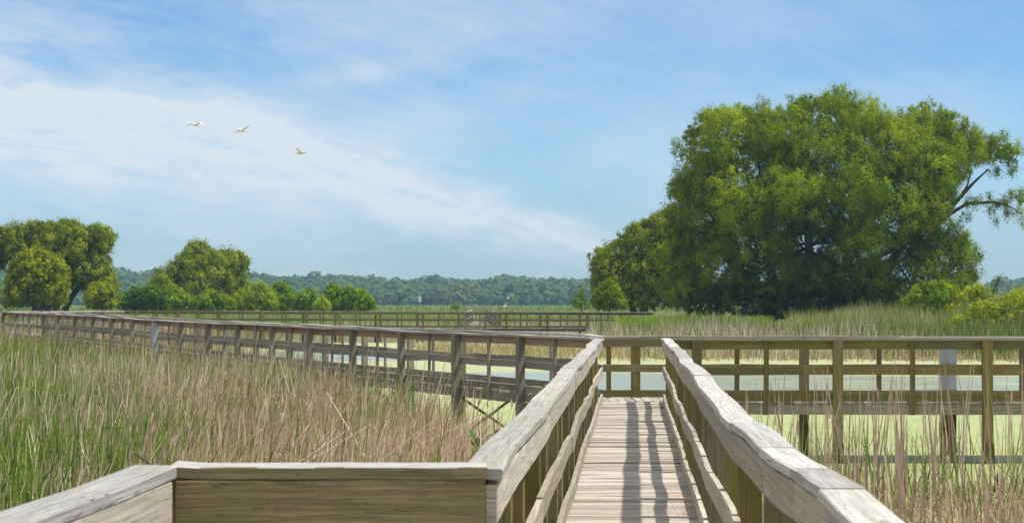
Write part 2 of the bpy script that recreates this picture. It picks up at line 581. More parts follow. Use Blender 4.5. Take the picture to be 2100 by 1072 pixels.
def rail_line(root, path, out_side, thick, thin, mats, wave=0.0, z_of=None, breaks=4.88, cap_rng=None,
              post_w=0.14, post_d=0.12, feet=-0.5, beam=True, step=0.6, cap_w=0.145, odd_posts=None, low_first=None,
              thick_mat=None, thin_w=.085, thin_d=.038):
    """railing over a polyline of (x, y); thick / thin are arc lengths of the posts.
    out_side +1: posts stand on the left of the walking direction, -1: on the right."""
    segs, S = [], [0]
    for a, b in zip(path[:-1], path[1:]):
        u, l = unit(a, b)
        segs.append((a, b, u, l))
        S.append(S[-1] + l)
    tot = S[-1]
    z_of = z_of or (lambda s: DECK)
    ph = [random.uniform(0, 6.28) for _ in range(12)]
    knots_z = [random.uniform(-1, 1) for _ in range(int(tot / 1.22) + 4)]
    knots_x = [[random.uniform(-1, 1) for _ in range(int(tot / 1.22) + 4)] for _ in range(4)]
    knots_r = [[random.uniform(-1, 1) for _ in range(int(tot / 1.22) + 4)] for _ in range(4)]

    def kn(arr, s):
        s = max(0, s) / 1.22
        i = int(s)
        t = s - i
        i = min(i, len(arr) - 2)
        return arr[i] * (1 - t) + arr[i + 1] * t

    def at(s, off, lane=0):
        """point at arc length s moved outwards by off"""
        s_c = min(max(s, 0), tot)
        i = 0
        while i < len(segs) - 1 and s_c > S[i + 1]:
            i += 1
        a, b, u, l = segs[i]
        n = (-u[1] * out_side, u[0] * out_side)
        # blend the normal near bends
        t = s - S[i]
        return (a[0] + u[0] * t + n[0] * off, a[1] + u[1] * t + n[1] * off), u, n

    def board_run(z0, h, off, th, mat_name, nm, lane, amp_x, amp_z, brk, mt):
        T = Timber()
        s = 0.0
        first = True
        while s < tot - 0.02:
            nxt = min(tot, s + (brk if not first else brk * random.uniform(.45, 1.0)))
            # a board never runs round a bend
            for k in S[1:-1]:
                if s + 0.05 < k < nxt:
                    nxt = k
            if tot - nxt < 0.5:
                nxt = tot
            first = False
            n = max(2, int((nxt - s) / step) + 1)
            dz0, dx0 = random.uniform(-.4, .4) * amp_z, random.uniform(-.3, .3) * amp_x
            pts, wl, hl = [], [], []
            for i in range(n):
                q = s + 0.002 + (nxt - s - 0.004) * i / (n - 1)
                dx = kn(knots_x[lane], q) * amp_x + dx0
                dz = kn(knots_r[lane], q) * amp_z + dz0
                p, u, nn = at(q, off + dx)
                pts.append((p[0], p[1], z_of(q) + z0 + h / 2 + dz))
                wl.append((nn[0], nn[1], 0))
                hl.append(UP)
            T.sweep(pts, wl, hl, th, h, 0.006 if step < 1 else 0.003, rough=0.0015 if step < .5 else 0)
            s = nxt
        return T.build(nm, mt, root)

    # rails stand on the line, their faces +-19 mm
    board_run(0.885, 0.14, 0.0, 0.038, '', 'top_rail', 0, wave * .35, wave * .8, breaks, mats['top'])
    board_run(0.45, 0.135, 0.0, 0.038, '', 'middle_rail', 1, wave * .9, wave * 1.2, breaks, mats['mid'])
    board_run(0.004, 0.125, 0.0, 0.038, '', 'bottom_rail', 2, wave * .5, wave * .25, breaks, mats['low'])
    if beam:
        board_run(-0.215, 0.165, 0.0, 0.04, '', 'edge_beam', 3, 0, 0, breaks, mats['beam'])
    # cap
    T = Timber()
    s = 0.0
    cb = list(cap_rng) if cap_rng else []
    if not cb:
        q = random.uniform(.4, 1) * 4.88
        while q < tot - 1:
            cb.append(q)
            q += 4.88
    for k in S[1:-1]:
        cb.append(k)
    cb = sorted(set(cb)) + [tot]
    for e in cb:
        if e - s < 0.02:
            continue
        n = max(2, int((e - s) / step) + 1)
        dz0 = random.uniform(-.25, .35) * wave * .5
        dx0 = random.uniform(-.6, .6) * wave * .5
        pts, wl, hl = [], [], []
        for i in range(n):
            q = s + 0.002 + (e - s - 0.004) * i / (n - 1)
            dz = kn(knots_r[0], q) * wave * .8
            dx = kn(knots_x[0], q) * wave * .9
            p, u, nn = at(q, cap_w / 2 - 0.032 + dx + dx0)
            pts.append((p[0], p[1], z_of(q) + 1.031 + 0.019 + wave * .35 + dz + dz0))
            tilt = kn(knots_r[1], q) * wave * 1.6
            wl.append((nn[0], nn[1], tilt))
            hl.append((-nn[0] * tilt, -nn[1] * tilt, 1))
        T.sweep(pts, wl, hl, cap_w, 0.038, 0.007 if step < 1 else 0.004, rough=0.002 if step < .5 else 0)
        s = e
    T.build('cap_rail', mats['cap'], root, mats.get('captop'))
    for q in thick:
        p, u, nn = at(q, 0.0205 + post_d / 2)
        T = Timber()
        T.post(p[0], p[1], feet, z_of(q) + 1.028 - wave * .3, u, post_w, post_d, lean=0.022)
        T.build('post', thick_mat or mats['post'], root)
    for q in thin:
        p, u, nn = at(q, 0.0205 + thin_d / 2)
        T = Timber()
        T.post(p[0], p[1], z_of(q) - 0.22, z_of(q) + 1.028 - wave * .3, u, thin_w, thin_d, lean=0.006)
        T.build('post', mats['thin'], root)


DECK = 1.03


def deck_strip(root, A, B, z_of=None, name='deck', board=0.138, gap=0.009, jit=0.011, mat=None, warp=0.0035):
    """planks laid across between edge polylines A and B (same number of nodes)"""
    T = Timber()
    z_of = z_of or (lambda s: DECK)
    s_tot = 0
    for k in range(len(A) - 1):
        a0, a1, b0, b1 = [np.array(v, float) for v in (A[k], A[k + 1], B[k], B[k + 1])]
        L = float(np.linalg.norm(((a1 + b1) - (a0 + b0)) / 2))
        n = max(1, int(L / (board + gap)))
        for i in range(n):
            t = (i + .5) / n
            pa, pb = a0 + (a1 - a0) * t, b0 + (b1 - b0) * t
            u, l = unit(pa, pb)
            e1, e2 = random.uniform(-.008, .008), random.uniform(-.008, .008)
            pa = pa + np.array(u) * e1
            pb = pb + np.array(u) * e2
            z = z_of(s_tot + L * t) - 0.019 + random.uniform(-jit, 0)
            w = L / n - gap + random.uniform(-.004, .003)
            tl = random.uniform(-.05, .05)
            nn = (-u[1], u[0], tl)
            mids = []
            for q in (0, .35, .7, 1):
                p = pa + (pb - pa) * q
                mids.append((p[0], p[1], z + random.uniform(-warp, warp)))
            T.sweep(mids, nn, (0, 0, 1), w, 0.038, 0.004, rough=0.001)
        s_tot += L
    return T.build(name, mat or W_DECK, root)


MM = dict(top=W_BEIGE, mid=W_BEIGE, low=W_BEIGE, cap=W_CAP, post=W_OLIVE, thin=W_OLIVE, beam=W_GREYOL)
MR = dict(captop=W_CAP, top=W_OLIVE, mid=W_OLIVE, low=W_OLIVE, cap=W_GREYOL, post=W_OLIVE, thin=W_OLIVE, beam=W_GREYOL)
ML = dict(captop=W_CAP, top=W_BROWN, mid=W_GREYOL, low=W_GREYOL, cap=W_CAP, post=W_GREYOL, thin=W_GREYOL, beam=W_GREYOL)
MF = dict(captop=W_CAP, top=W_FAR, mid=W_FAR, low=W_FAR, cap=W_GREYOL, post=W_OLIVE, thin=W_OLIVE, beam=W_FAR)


def W(d, off):
    return (0.06778 * d + off, d)


# --- main walkway with the platform the camera stands on
def seq(a, b, step):
    out = []
    while a < b:
        out.append(a)
        a += step
    return out


walk = empty('boardwalk', (0.6, 12, DECK), 'straight weathered plank walkway with wavy grey handrails running from the front platform to the junction', 'boardwalk')
lp = [W(6.36, -.508), W(29.75, -.50)]
rail_line(walk, lp, +1, seq(.16, 23, 2.44), seq(1.38, 23, 2.44), MM, wave=0.020, step=0.2,
          cap_rng=(4.5, 9.4, 14.2, 19.1), post_d=0.14, thin_w=.09, thin_d=.12)
rp = [W(-3, .65), W(5.5, .628), W(6.3, .61), W(7.2, .56), W(8.6, .52), W(14.1, .53), W(29.55, .545)]
rail_line(walk, rp, -1, seq(.9, 32.4, 2.44), seq(2.12, 32.4, 2.44), MM, wave=0.018, step=0.2,
          cap_rng=(2.0, 6.8, 11.63, 17.14, 22.0, 27.0), post_d=0.14, thin_w=.09, thin_d=.12)
deck_strip(walk, [W(-3, -1.75 + .2), W(6.42, -1.66)], [W(-3, .62), W(6.42, .60)])
deck_strip(walk, [W(6.43, -.52), W(29.55, -.51)], [W(6.43, .60), W(29.55, .56)])
# stringers under the walkway
for off in (-.3, .36):
    T = Timber()
    T.sweep([(*W(-3, off), .88), (*W(13, off), .88), (*W(29.4, off), .88)], (1, 0, 0), UP, .045, .2)
    T.build('joist', W_GREYOL, walk)

plat = empty('corner_railing', (-.9, 6.2, DECK), 'low front corner railing of the platform with a pale cap and dark olive board', 'railing')
PL = [(-1.70, -3.0), (-1.205, 6.14)]
FR = [(-1.205, 6.21), (-.085, 6.26)]


def front_corner():
    # left side of the platform, running away from the camera
    u, L = unit(PL[0], PL[1])
    n = (-u[1], u[0])
    zt = DECK + 1.05
    cap = Timber()
    m = 16
    pts = []
    for i in range(m):
        t = i / (m - 1)
        pts.append((PL[0][0] + u[0] * L * t + n[0] * .062, PL[0][1] + u[1] * L * t + n[1] * .062, zt + .018 + .003 * sin(t * 17)))
    pts[-1] = (pts[-1][0] + u[0] * .10, pts[-1][1] + u[1] * .10, zt + .022)
    cap.sweep(pts, (n[0], n[1], 0), UP, .165, .042, .007, rough=.0015)
    cap.build('cap_rail', W_CAP, plat)
    for nm, z0, h in (('top_rail', .86, .184), ('middle_rail', .45, .135), ('bottom_rail', .004, .13)):
        T = Timber()
        T.sweep([(PL[0][0] + u[0] * L * t, PL[0][1] + u[1] * L * t, DECK + z0 + h / 2 + .004 * sin(t * 9)) for t in np.linspace(0, .999, 14)],
                (n[0], n[1], 0), UP, .038, h, .006, rough=.001)
        T.build(nm, W_BEIGE, plat)
    for t in (.1, .36, .62, .88):
        T = Timber()
        T.post(PL[0][0] + u[0] * L * t + n[0] * .082, PL[0][1] + u[1] * L * t + n[1] * .082, -.4, zt - .004, u, .14, .12)
        T.build('post', W_OLIVE, plat)
    # cross railing in front
    u, L = unit(FR[0], FR[1])
    n = (-u[1], u[0])
    T = Timber()
    pts = []
    for i in range(12):
        t = i / 11
        lift = .006 * max(0, 1 - t * 9) ** 2 - .004 * t
        pts.append((FR[0][0] + u[0] * (L - .004) * t + n[0] * .07, FR[0][1] + u[1] * (L - .004) * t + n[1] * .07, zt + .018 + lift))
    T.sweep(pts, (n[0], n[1], 0), UP, .19, .044, .006, rough=.0012)
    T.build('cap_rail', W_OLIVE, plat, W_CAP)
    for nm, z0, h in (('top_rail', .835, .208), ('middle_rail', .45, .135), ('bottom_rail', .004, .13)):
        T = Timber()
        T.sweep([(FR[0][0] + .02 + u[0] * (L - .03) * t, FR[0][1] + u[1] * L * t - .005, DECK + z0 + h / 2) for t in np.linspace(0, 1, 8)],
                (n[0], n[1], 0), UP, .038, h, .006, rough=.001)
        T.build(nm, W_OLIVE, plat)
    for t in (.04, .5, .93):
        T = Timber()
        T.post(FR[0][0] + u[0] * L * t + n[0] * .08, FR[0][1] + u[1] * L * t + n[1] * .08, -.4, zt - .004, u, .14, .12)
        T.build('post', W_OLIVE, plat)
    # curled splinter at the corner
    T = Timber()
    T.sweep([(-1.31, 6.375, zt + .03), (-1.335, 6.39, zt + .046), (-1.375, 6.40, zt + .07)], (0, 1, 0), UP, .02, .006, .001)
    T.build('splinter', W_DARK, plat)


front_corner()


# --- right arm of the junction
ra = empty('boardwalk', (8, 30.2, DECK), 'level olive-stained boardwalk crossing the green pond right of the junction, seen side-on', 'boardwalk')
yn = lambda x: 29.62 - .02 * (x - 2.5)
yf = lambda x: 30.95 - .02 * (x - 2.5)
near = [(2.62, yn(2.62)), (23, yn(23))]
tk = [px2x(p, 29.55) - 2.62 for p in (1427, 1717, 2023)]
tn = [px2x(p, 29.55) - 2.62 for p in (1571, 1870)]
tk += [tk[-1] + 2.5 * i for i in range(1, 6)]
tn += [tn[-1] + 2.5 * i for i in range(1, 6)]
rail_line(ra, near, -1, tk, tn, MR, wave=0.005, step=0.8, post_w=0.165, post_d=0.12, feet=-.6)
farp = [(1.60, yf(1.6)), (23, yf(23))]
tk = [px2x(p, 30.9) - 1.60 for p in (1304, 1650)]
tn = [px2x(p, 30.9) - 1.60 for p in (1249, 1512, 1803)]
tk += [px2x(1945, 30.9) - 1.6 + 2.5 * i for i in range(1, 6)]
tn += [tn[-1] + 2.5 * i for i in range(1, 6)]
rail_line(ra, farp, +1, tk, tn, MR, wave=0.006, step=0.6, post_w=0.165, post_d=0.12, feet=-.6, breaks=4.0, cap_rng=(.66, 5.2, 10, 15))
deck_strip(ra, [(1.52, 29.66), (23, yn(23) - .02)], [(1.52, yf(1.5) + .02), (23, yf(23) + .02)])
# double post clad in a galvanised sleeve, rusty below the deck
xs_ = px2x(1945, 30.9)
for dx, mt in ((-.068, W_BROWN), (.068, W_OLIVE)):
    T = Timber()
    T.post(xs_ + dx, yf(xs_) + .0205 + .07, -.6, DECK + 1.02, (1, 0), .132, .14)
    T.build('post', mt, ra)
for dx, w, mt in ((-.068, .142, M_GREYMET), (.068, .142, M_METAL)):
    T = Timber()
    T.sweep([(xs_ + dx, yf(xs_) + .0205 + .07, .74), (xs_ + dx, yf(xs_) + .0205 + .07, DECK + .875)], (1, 0, 0), (0, 1, 0), w - .004, .152, .004)
    T.build('post_sleeve', mt, ra)
T = Timber()
T.sweep([(xs_ - .068, yf(xs_) + .09, .36), (xs_ - .068, yf(xs_) + .09, .58)], (1, 0, 0), (0, 1, 0), .145, .155, .004)
T.build('rust_band', M_RUST, ra)
for q in (px2x(1717, 29.55), px2x(2023, 29.55)):
    T = Timber()
    T.sweep([(q, yn(q) - .0805, -.4), (q, yn(q) - .0805, .34)], (1, 0, 0), (0, 1, 0), .170, .126, .004)
    T.build('wet_post_foot', W_DARK, ra)

# --- left arm, gently rising towards the far end
la = empty('boardwalk', (-8, 50, DECK), 'long grey boardwalk with reddish top rail running off through reeds left of the junction', 'boardwalk')
KV = np.array([-1.274, 2.556])
KL = float(np.linalg.norm(KV))
K0 = np.array([.227, 32.70])


def kpos(k, far=False):
    p = K0 + KV * k
    if far:
        p = p + np.array([1.15, .57])
    return (float(p[0]), float(p[1]))


s0 = unit((1.44, 29.92), kpos(0))[1]


def zk(s, s0=s0):
    k = (s - s0) / KL
    return DECK + float(np.interp(k, [0, 4, 9, 12, 16, 19], [0, 0, .05, .115, .175, .18]))


rail_line(la, [(1.44, 29.92), kpos(0), kpos(18.3)], +1, [s0 + KL * k for k in range(0, 19) if k != 9],
          [s0 + KL * (k + .5) for k in range(-1, 18)], ML, wave=0.016, step=0.45, z_of=zk, post_w=.15, post_d=.13, feet=-.6, cap_w=.17)
sF = unit((1.585, 31.02), kpos(0, True))[1]
rail_line(la, [(1.585, 31.02), kpos(0, True), kpos(17.4, True)], -1, [sF + KL * k for k in range(1, 18)],
          [sF + KL * (k + .5) for k in range(0, 17)], ML, wave=0.014, step=0.6, z_of=lambda s: zk(s - sF + s0), post_w=.15, post_d=.13, feet=-.6)
A = [(1.42, 30.0), kpos(0), kpos(18.3)]
B = [(1.50, 31.0), kpos(0, True), kpos(17.5, True)]
A = [(a[0] + .0, a[1]) for a in A]
deck_strip(la, A[1:], B[1:], z_of=lambda s: zk(s + s0))
deck_strip(la, [(1.43, 29.96), kpos(0)], [(1.56, 31.0), kpos(0, True)])
for k in (1, 3, 5):
    T = Timber()
    a, b = kpos(k), kpos(k, True)
    ax, ay, bx, by = a[0] + .05, a[1] + .02, b[0] - .05, b[1] - .02
    T.sweep([(ax, ay, .78), (bx, by, .02)], (-.89 * .4, -.45 * .4, .9), (-.45, .89, 0), .09, .038)
    T.sweep([(bx, by + .045, .78), (ax, ay + .045, .02)], (.89 * .4, .45 * .4, .9), (-.45, .89, 0), .09, .038)
    T.build('cross_brace', W_OLIVE, la)
# galvanised sleeve on one post
p9 = kpos(9)
nn = (-KV[1] / KL, KV[0] / KL)
p9 = (p9[0] + nn[0] * .1, p9[1] + nn[1] * .1)
T = Timber()
T.post(p9[0], p9[1], -.5, zk(s0 + 9 * KL) + 1.02, (KV[0] / KL, KV[1] / KL), .15, .13)
T.build('post', W_GREYOL, la)
T = Timber()
T.sweep([(p9[0], p9[1], .5), (p9[0], p9[1], zk(s0 + 9 * KL) + 1.0)], (KV[0] / KL, KV[1] / KL, 0), (nn[0], nn[1], 0), .175, .16, .006)
T.build('post_sleeve', M_METAL, la)

# --- connecting leg and far boardwalk
fb = empty('boardwalk', (-10, 118, .95), 'distant boardwalk crossing behind the pond in front of the far green marsh', 'boardwalk')
FD = 118.0
zfar = lambda s: float(np.interp(s, [0, 35], [1.06, .97]))
x0 = -26.06
tks = [px2x(p, FD) - x0 for p in (281, 367, 452, 541, 630, 697, 780, 867, 953, 1038, 1122, 1204, 1290)]
tns = [(a + b) / 2 for a, b in zip(tks[:-1], tks[1:])]
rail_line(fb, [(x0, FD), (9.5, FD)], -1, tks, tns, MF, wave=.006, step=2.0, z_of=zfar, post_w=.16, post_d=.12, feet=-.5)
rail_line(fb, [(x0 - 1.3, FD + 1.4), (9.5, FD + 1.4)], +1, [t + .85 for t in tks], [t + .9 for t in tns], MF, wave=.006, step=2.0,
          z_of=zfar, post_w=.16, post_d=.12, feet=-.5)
deck_strip(fb, [(x0 - 1.3, FD - .02), (9.5, FD - .02)], [(x0 - 1.3, FD + 1.42), (9.5, FD + 1.42)], z_of=zfar)
T = Timber()
q = px2x(950, FD)
T.sweep([(q, FD + 1.52, -.3), (q, FD + 1.52, 2.0)], (1, 0, 0), (0, 1, 0), .2, .18, .004)
T.build('post_sleeve', M_METAL, fb)
lg = empty('boardwalk', (-24, 98, 1.1), 'short far-left boardwalk leg seen end-on, joining the reed-side walk to the distant one', 'boardwalk')
e1, e2 = kpos(17.5, True), kpos(18.4)
l1, l2 = [(e1[0], e1[1] + .05), (x0 - .02, FD - .2)], [(e2[0] - .1, e2[1] + .2), (x0 - 1.4, FD - .2)]
zl = lambda s: float(np.interp(s, [0, 38], [1.21, 1.06]))
LL = unit(*l1)[1]
rail_line(lg, l1, -1, seq(1.2, LL, 2.85), seq(2.6, LL, 2.85), ML, wave=.02, step=1.2, z_of=zl, post_w=.15, feet=-.4)
LL = unit(*l2)[1]
rail_line(lg, l2, +1, seq(1.2, LL, 2.85), seq(2.6, LL, 2.85), ML, wave=.02, step=1.2, z_of=zl, post_w=.15, feet=-.4)
deck_strip(lg, l2, l1, z_of=zl)

# --- pier beyond the far boardwalk
pr = empty('pier', (-2.6, 150, 1), 'grey wooden pier running away from the distant boardwalk into the marsh', 'pier')
pa, pb = [(px2x(957, 121), 121), (px2x(971, 172), 172)], [(px2x(1016, 121), 121), (px2x(996, 172), 172)]
zz = lambda s: .97
MG = dict(MF)
MG.update(top=W_GREYOL, mid=W_GREYOL, cap=W_GREYOL, post=W_GREYOL, thin=W_GREYOL)
rail_line(pr, pa, +1, seq(.5, 51, 2.85), [], MG, wave=.01, step=3, z_of=zz, feet=-.3)
rail_line(pr, pb, -1, seq(.5, 51, 2.85), [], MG, wave=.01, step=3, z_of=zz, feet=-.3)
deck_strip(pr, pa, pb, z_of=zz, mat=W_GREYOL)
T = Timber()
xa, xb = px2x(970, 173), px2x(998, 173)
for i in range(5):
    x = xa + (xb - xa) * i / 4
    T.post(x, 173, .2, 2.35, (1, 0), .07, .04)
for z in (1.5, 2.37):
    T.sweep([(xa - .05, 172.95, z), (xb + .05, 172.95, z)], (0, 1, 0), UP, .04, .10)
T.build('end_screen', W_CAP, pr)


# ------------------------------------------------------------------ blades: reeds and grasses
def blades(P, H, Wd, lean, azl, bend, col, tipcol=None, nseg=3, prof=(1, .9, .62, .06), rng=RNG):
    """P (n,3) bases; lean = horizontal travel at the tip / height; returns V, Q, C"""
    n = len(P)
    ts = np.linspace(0, 1, nseg + 1)
    yaw = rng.uniform(0, pi, n)
    # more of the width turned square to the wind than edge-on
    wx, wy = np.cos(yaw), np.sin(yaw)
    dx, dy = np.cos(azl), np.sin(azl)
    V = np.empty((n, (nseg + 1) * 2, 3))
    C = np.empty((n, (nseg + 1) * 2, 3))
    tipcol = col if tipcol is None else tipcol
    for i, t in enumerate(ts):
        hor = H * (lean * t + bend * t * t)
        zz_ = H * t * np.sqrt(np.clip(1 - (lean * .6 + bend * t) ** 2 * .6, .15, 1))
        cx, cy, cz = P[:, 0] + dx * hor, P[:, 1] + dy * hor, P[:, 2] + zz_
        w = Wd * prof[i] * .5
        V[:, 2 * i, 0], V[:, 2 * i, 1], V[:, 2 * i, 2] = cx - wx * w, cy - wy * w, cz
        V[:, 2 * i + 1, 0], V[:, 2 * i + 1, 1], V[:, 2 * i + 1, 2] = cx + wx * w, cy + wy * w, cz
        c = col * (1 - t) + tipcol * t
        C[:, 2 * i] = c
        C[:, 2 * i + 1] = c
    base = (np.arange(n) * (nseg + 1) * 2)[:, None]
    Q = np.concatenate([base + np.array([[2 * i, 2 * i + 1, 2 * i + 3, 2 * i + 2]]) for i in range(nseg)], 0)
    return V.reshape(-1, 3), Q, C.reshape(-1, 3)


def tips(P, H, lean, azl, bend, t=1.0):
    hor = H * (lean * t + bend * t * t)
    z = H * t * np.sqrt(np.clip(1 - (lean * .6 + bend * t) ** 2 * .6, .15, 1))
    return np.stack([P[:, 0] + np.cos(azl) * hor, P[:, 1] + np.sin(azl) * hor, P[:, 2] + z], 1)


def merge(parts):
    Vs, Qs, Cs, o = [], [], [], 0
    for V, Q, C in parts:
        Vs.append(V)
        Qs.append(Q + o)
        Cs.append(C)
        o += len(V)
    return np.concatenate(Vs), np.concatenate(Qs), np.concatenate(Cs)


def pick(n, cols, rng=RNG, var=.28):
    cols = np.array(cols)
    c = cols[rng.integers(0, len(cols), n)]
    return c * (1 + rng.uniform(-var, var, (n, 1)))


TAN = [(.64, .50, .32), (.20, .13, .065), (.66, .54, .36), (.50, .37, .22), (.56, .43, .26), (.44, .31, .18), (.60, .48, .32), (.34, .23, .12), (.55, .38, .25)]
PINK = [(.56, .41, .29), (.47, .33, .23), (.54, .385, .27), (.38, .26, .17), (.62, .48, .35)]
GRN = [(.12, .24, .02), (.17, .29, .03), (.08, .17, .015), (.22, .32, .04), (.10, .21, .02)]
STRAW = [(.72, .61, .43), (.62, .51, .34), (.76, .67, .50)]


def fbm(x, y, s, seed=0):
    """cheap smooth patch function, about 0..1"""
    r = np.random.default_rng(seed)
    v = np.zeros_like(x, dtype=float)
    amp, tot = 1.0, 0.0
    for o in range(4):
        for _ in range(3):
            a = r.uniform(0, 2 * pi)
            k = s * (2 ** o) * r.uniform(.7, 1.3)
            v += amp * np.sin(k * (x * math.cos(a) + y * math.sin(a)) + r.uniform(0, 6.28))
        tot += amp * 1.7
        amp *= .6
    return np.clip(.5 + v / tot * .5, 0, 1)


def sample_area(n, D0, D1, pxa, pxb, rng=RNG):
    D = np.sqrt(rng.uniform(D0 ** 2, D1 ** 2, n))
    u = rng.uniform(0, 1, n)
    px = pxa + (pxb - pxa) * u
    return (px - 1050) / F * D, D


def arm_side(x, y):
    """signed distance from the near rail line of the left arm (>0: camera side)"""
    n = np.array([KV[1], -KV[0]]) / KL
    return -((x - K0[0]) * n[0] + (y - K0[1]) * n[1])


def bed(name, parts, label, cat, mat=None):
    V, Q, C = merge(parts)
    o = link(name, np_mesh(name, V, Q, C), mat or M_REED)
    tag(o, label, cat, None, 'stuff')
    return o


def left_marsh():
    parts = []
    for D0, D1, n, wd in ((11, 24, 20000, 1.15), (24, 42, 46000, 1.25), (42, 84, 40000, 1.7)):
        x, y = sample_area(n, D0, D1, -220, 1130)
        s = left_shore(y)
        edge = (s - x)
        keep = (edge > RNG.uniform(-.5, 1.0, n)) & (x < .06778 * y - .75)
        a = arm_side(x, y)
        keep &= (a > .25) | (a < -1.6)
        x, y = x[keep], y[keep]
        n = len(x)
        g = fbm(x, y, .25, 3)
        fine = fbm(x, y, 1.1, 5)
        px = x / y * F + 1050
        # green patch on the left, tawny elsewhere
        pg = np.clip(.19 + .50 * np.exp(-((px - 40) / 170) ** 2) * (y > 17) * (y < 62) + .9 * (g - .52) + .8 * (fine - .5), .03, .9)
        kind = RNG.uniform(0, 1, n) < pg
        P = np.stack([x, y, np.maximum(land_height(x, y), -.1)], 1)
        hb = np.interp(y, [11, 18, 24, 34, 50, 80], [.55, .75, 1.0, 1.16, 1.32, 1.55])
        tall = RNG.uniform(0, 1, n) < np.interp(px, [300, 700, 850, 1000], [.07, .20, .26, .20])
        hb = hb * np.where((y > 24) & ~tall, np.interp(px, [-200, 500, 640, 800, 900, 1050], [1.02, .95, .82, .6, .5, .42]), 1.0)
        hb = hb * np.where((y <= 24) & ~tall, np.interp(px, [700, 900], [1.0, .7]), 1.0)
        hb = hb * (1 - .50 * np.exp(-((px - 690) / 190) ** 2 - ((y - 25) / 5.0) ** 2) * ~tall)
        H = hb * RNG.uniform(.4, 1.25, n) * (.7 + .6 * fine)
        az = RNG.normal(.25, 1.4, n)
        lean = np.abs(RNG.normal(.03, .14, n))
        bend = np.abs(RNG.normal(.02, .07, n)) * np.where(kind, 2.5, 1)
        col = np.where(kind[:, None], pick(n, GRN), np.where(RNG.uniform(0, 1, n)[:, None] < .45, pick(n, PINK), pick(n, TAN)))
        tip = np.where(kind[:, None], col * np.array([1.35, 1.15, 1.0]), col * 1.08)
        wdt = np.where(kind, RNG.uniform(.012, .026, n), RNG.uniform(.008, .017, n)) * wd
        parts.append(blades(P, H, wdt, lean, az, bend, col, tip))
        if D0 < 42:
            # coarse pale canes standing above the rest, in loose bunches
            m = int(n * .10)
            i0 = RNG.integers(0, n, m // 4)
            bi = np.repeat(i0, 4)
            Pb = P[bi] + np.stack([RNG.normal(0, .12, len(bi)), RNG.normal(0, .12, len(bi)), np.zeros(len(bi))], 1)
            laz = np.repeat(RNG.normal(.4, 1.2, m // 4), 4) + RNG.normal(0, .3, len(bi))
            ll = np.repeat(np.abs(RNG.normal(.10, .22, m // 4)), 4) + RNG.normal(0, .04, len(bi))
            ok2 = arm_side(Pb[:, 0], Pb[:, 1]) > .3
            ok2 &= Pb[:, 0] < .06778 * Pb[:, 1] - .75
            Pb, laz, ll, bi = Pb[ok2], laz[ok2], ll[ok2], bi[ok2]
            k2 = len(bi)
            Hc = np.minimum(hb[bi] * RNG.uniform(.9, 1.45, k2), 1.75)
            parts.append(blades(Pb, Hc, RNG.uniform(.014, .024, k2), ll, laz, np.abs(RNG.normal(0, .05, k2)),
                                pick(k2, STRAW + TAN[:3] + PINK[:2], var=.2), prof=(1, .9, .75, .3)))
            if D0 < 20:
                # broad green leaves of young cattails towards the left
                m = 3200
                xx, yy_ = sample_area(m, 17, 33, -150, 420)
                kk = (fbm(xx, yy_, .9, 41) > .5)
                xx, yy_ = xx[kk], yy_[kk]
                m = len(xx)
                parts.append(blades(np.stack([xx, yy_, land_height(xx, yy_)], 1), RNG.uniform(.7, 1.35, m), RNG.uniform(.022, .042, m), np.abs(RNG.normal(.08, .12, m)),
                                    RNG.uniform(0, 6.28, m), np.abs(RNG.normal(.15, .22, m)), pick(m, GRN + [(.20, .28, .06)]), prof=(.7, 1, .75, .05)))
        # plumes on dry stems
        m = (~kind) & (RNG.uniform(0, 1, n) < .13)
        T = tips(P[m], H[m], lean[m], az[m], bend[m], .86)
        k = len(T)
        for j in range(2):
            parts.append(blades(T, RNG.uniform(.07, .17, k) * np.sqrt(wd), RNG.uniform(.010, .022, k) * wd, np.abs(RNG.normal(.15, .2, k)),
                                az[m] + RNG.normal(0, .6, k), np.full(k, .25), pick(k, PINK) * 1.03, nseg=3, prof=(.35, 1, .75, .1)))
    # collapsed stems: thatch
    for (D0, D1, pa_, pb_, n, zt_) in ((14, 26, -150, 1120, 9000, .12), (21, 34, 330, 960, 24000, .55), (26, 60, -150, 700, 9000, .3)):
        x, y = sample_area(n, D0, D1, pa_, pb_)
        a = arm_side(x, y)
        keep = (left_shore(y) - x > .1) & (x < .06778 * y - .75) & ((a > .3) | (a < -1.6))
        x, y = x[keep], y[keep]
        n = len(x)
        mound = fbm(x, y, .8, 9)
        P = np.stack([x, y, land_height(x, y) + RNG.uniform(0, 1, n) * zt_ * mound], 1)
        H = RNG.uniform(.5, 1.5, n)
        az = RNG.normal(.35, .9, n) + pi * (RNG.uniform(0, 1, n) < .4)
        parts.append(blades(P, H * .45, RNG.uniform(.007, .014, n), RNG.uniform(1.3, 2.6, n), az, RNG.uniform(-.3, .2, n),
                            pick(n, PINK + STRAW, var=.25)))
    # long broken pale canes leaning over the rest
    n = 130
    x, y = sample_area(n, 20, 42, -100, 950)
    a = arm_side(x, y)
    keep = (left_shore(y) - x > .3) & (a > .6)
    x, y = x[keep], y[keep]
    n = len(x)
    P = np.stack([x, y, land_height(x, y) + .3], 1)
    parts.append(blades(P, RNG.uniform(.7, 1.2, n), np.full(n, .016), RNG.uniform(.5, 1.9, n), RNG.choice([0.2, 0.4, 2.8], n) + RNG.normal(0, .3, n),
                        np.zeros(n), pick(n, STRAW), prof=(1, 1, .9, .5)))
    bed('reed_bed', parts, 'dry pinkish tan reeds and grasses with green patches filling the left foreground', 'reeds')


left_marsh()


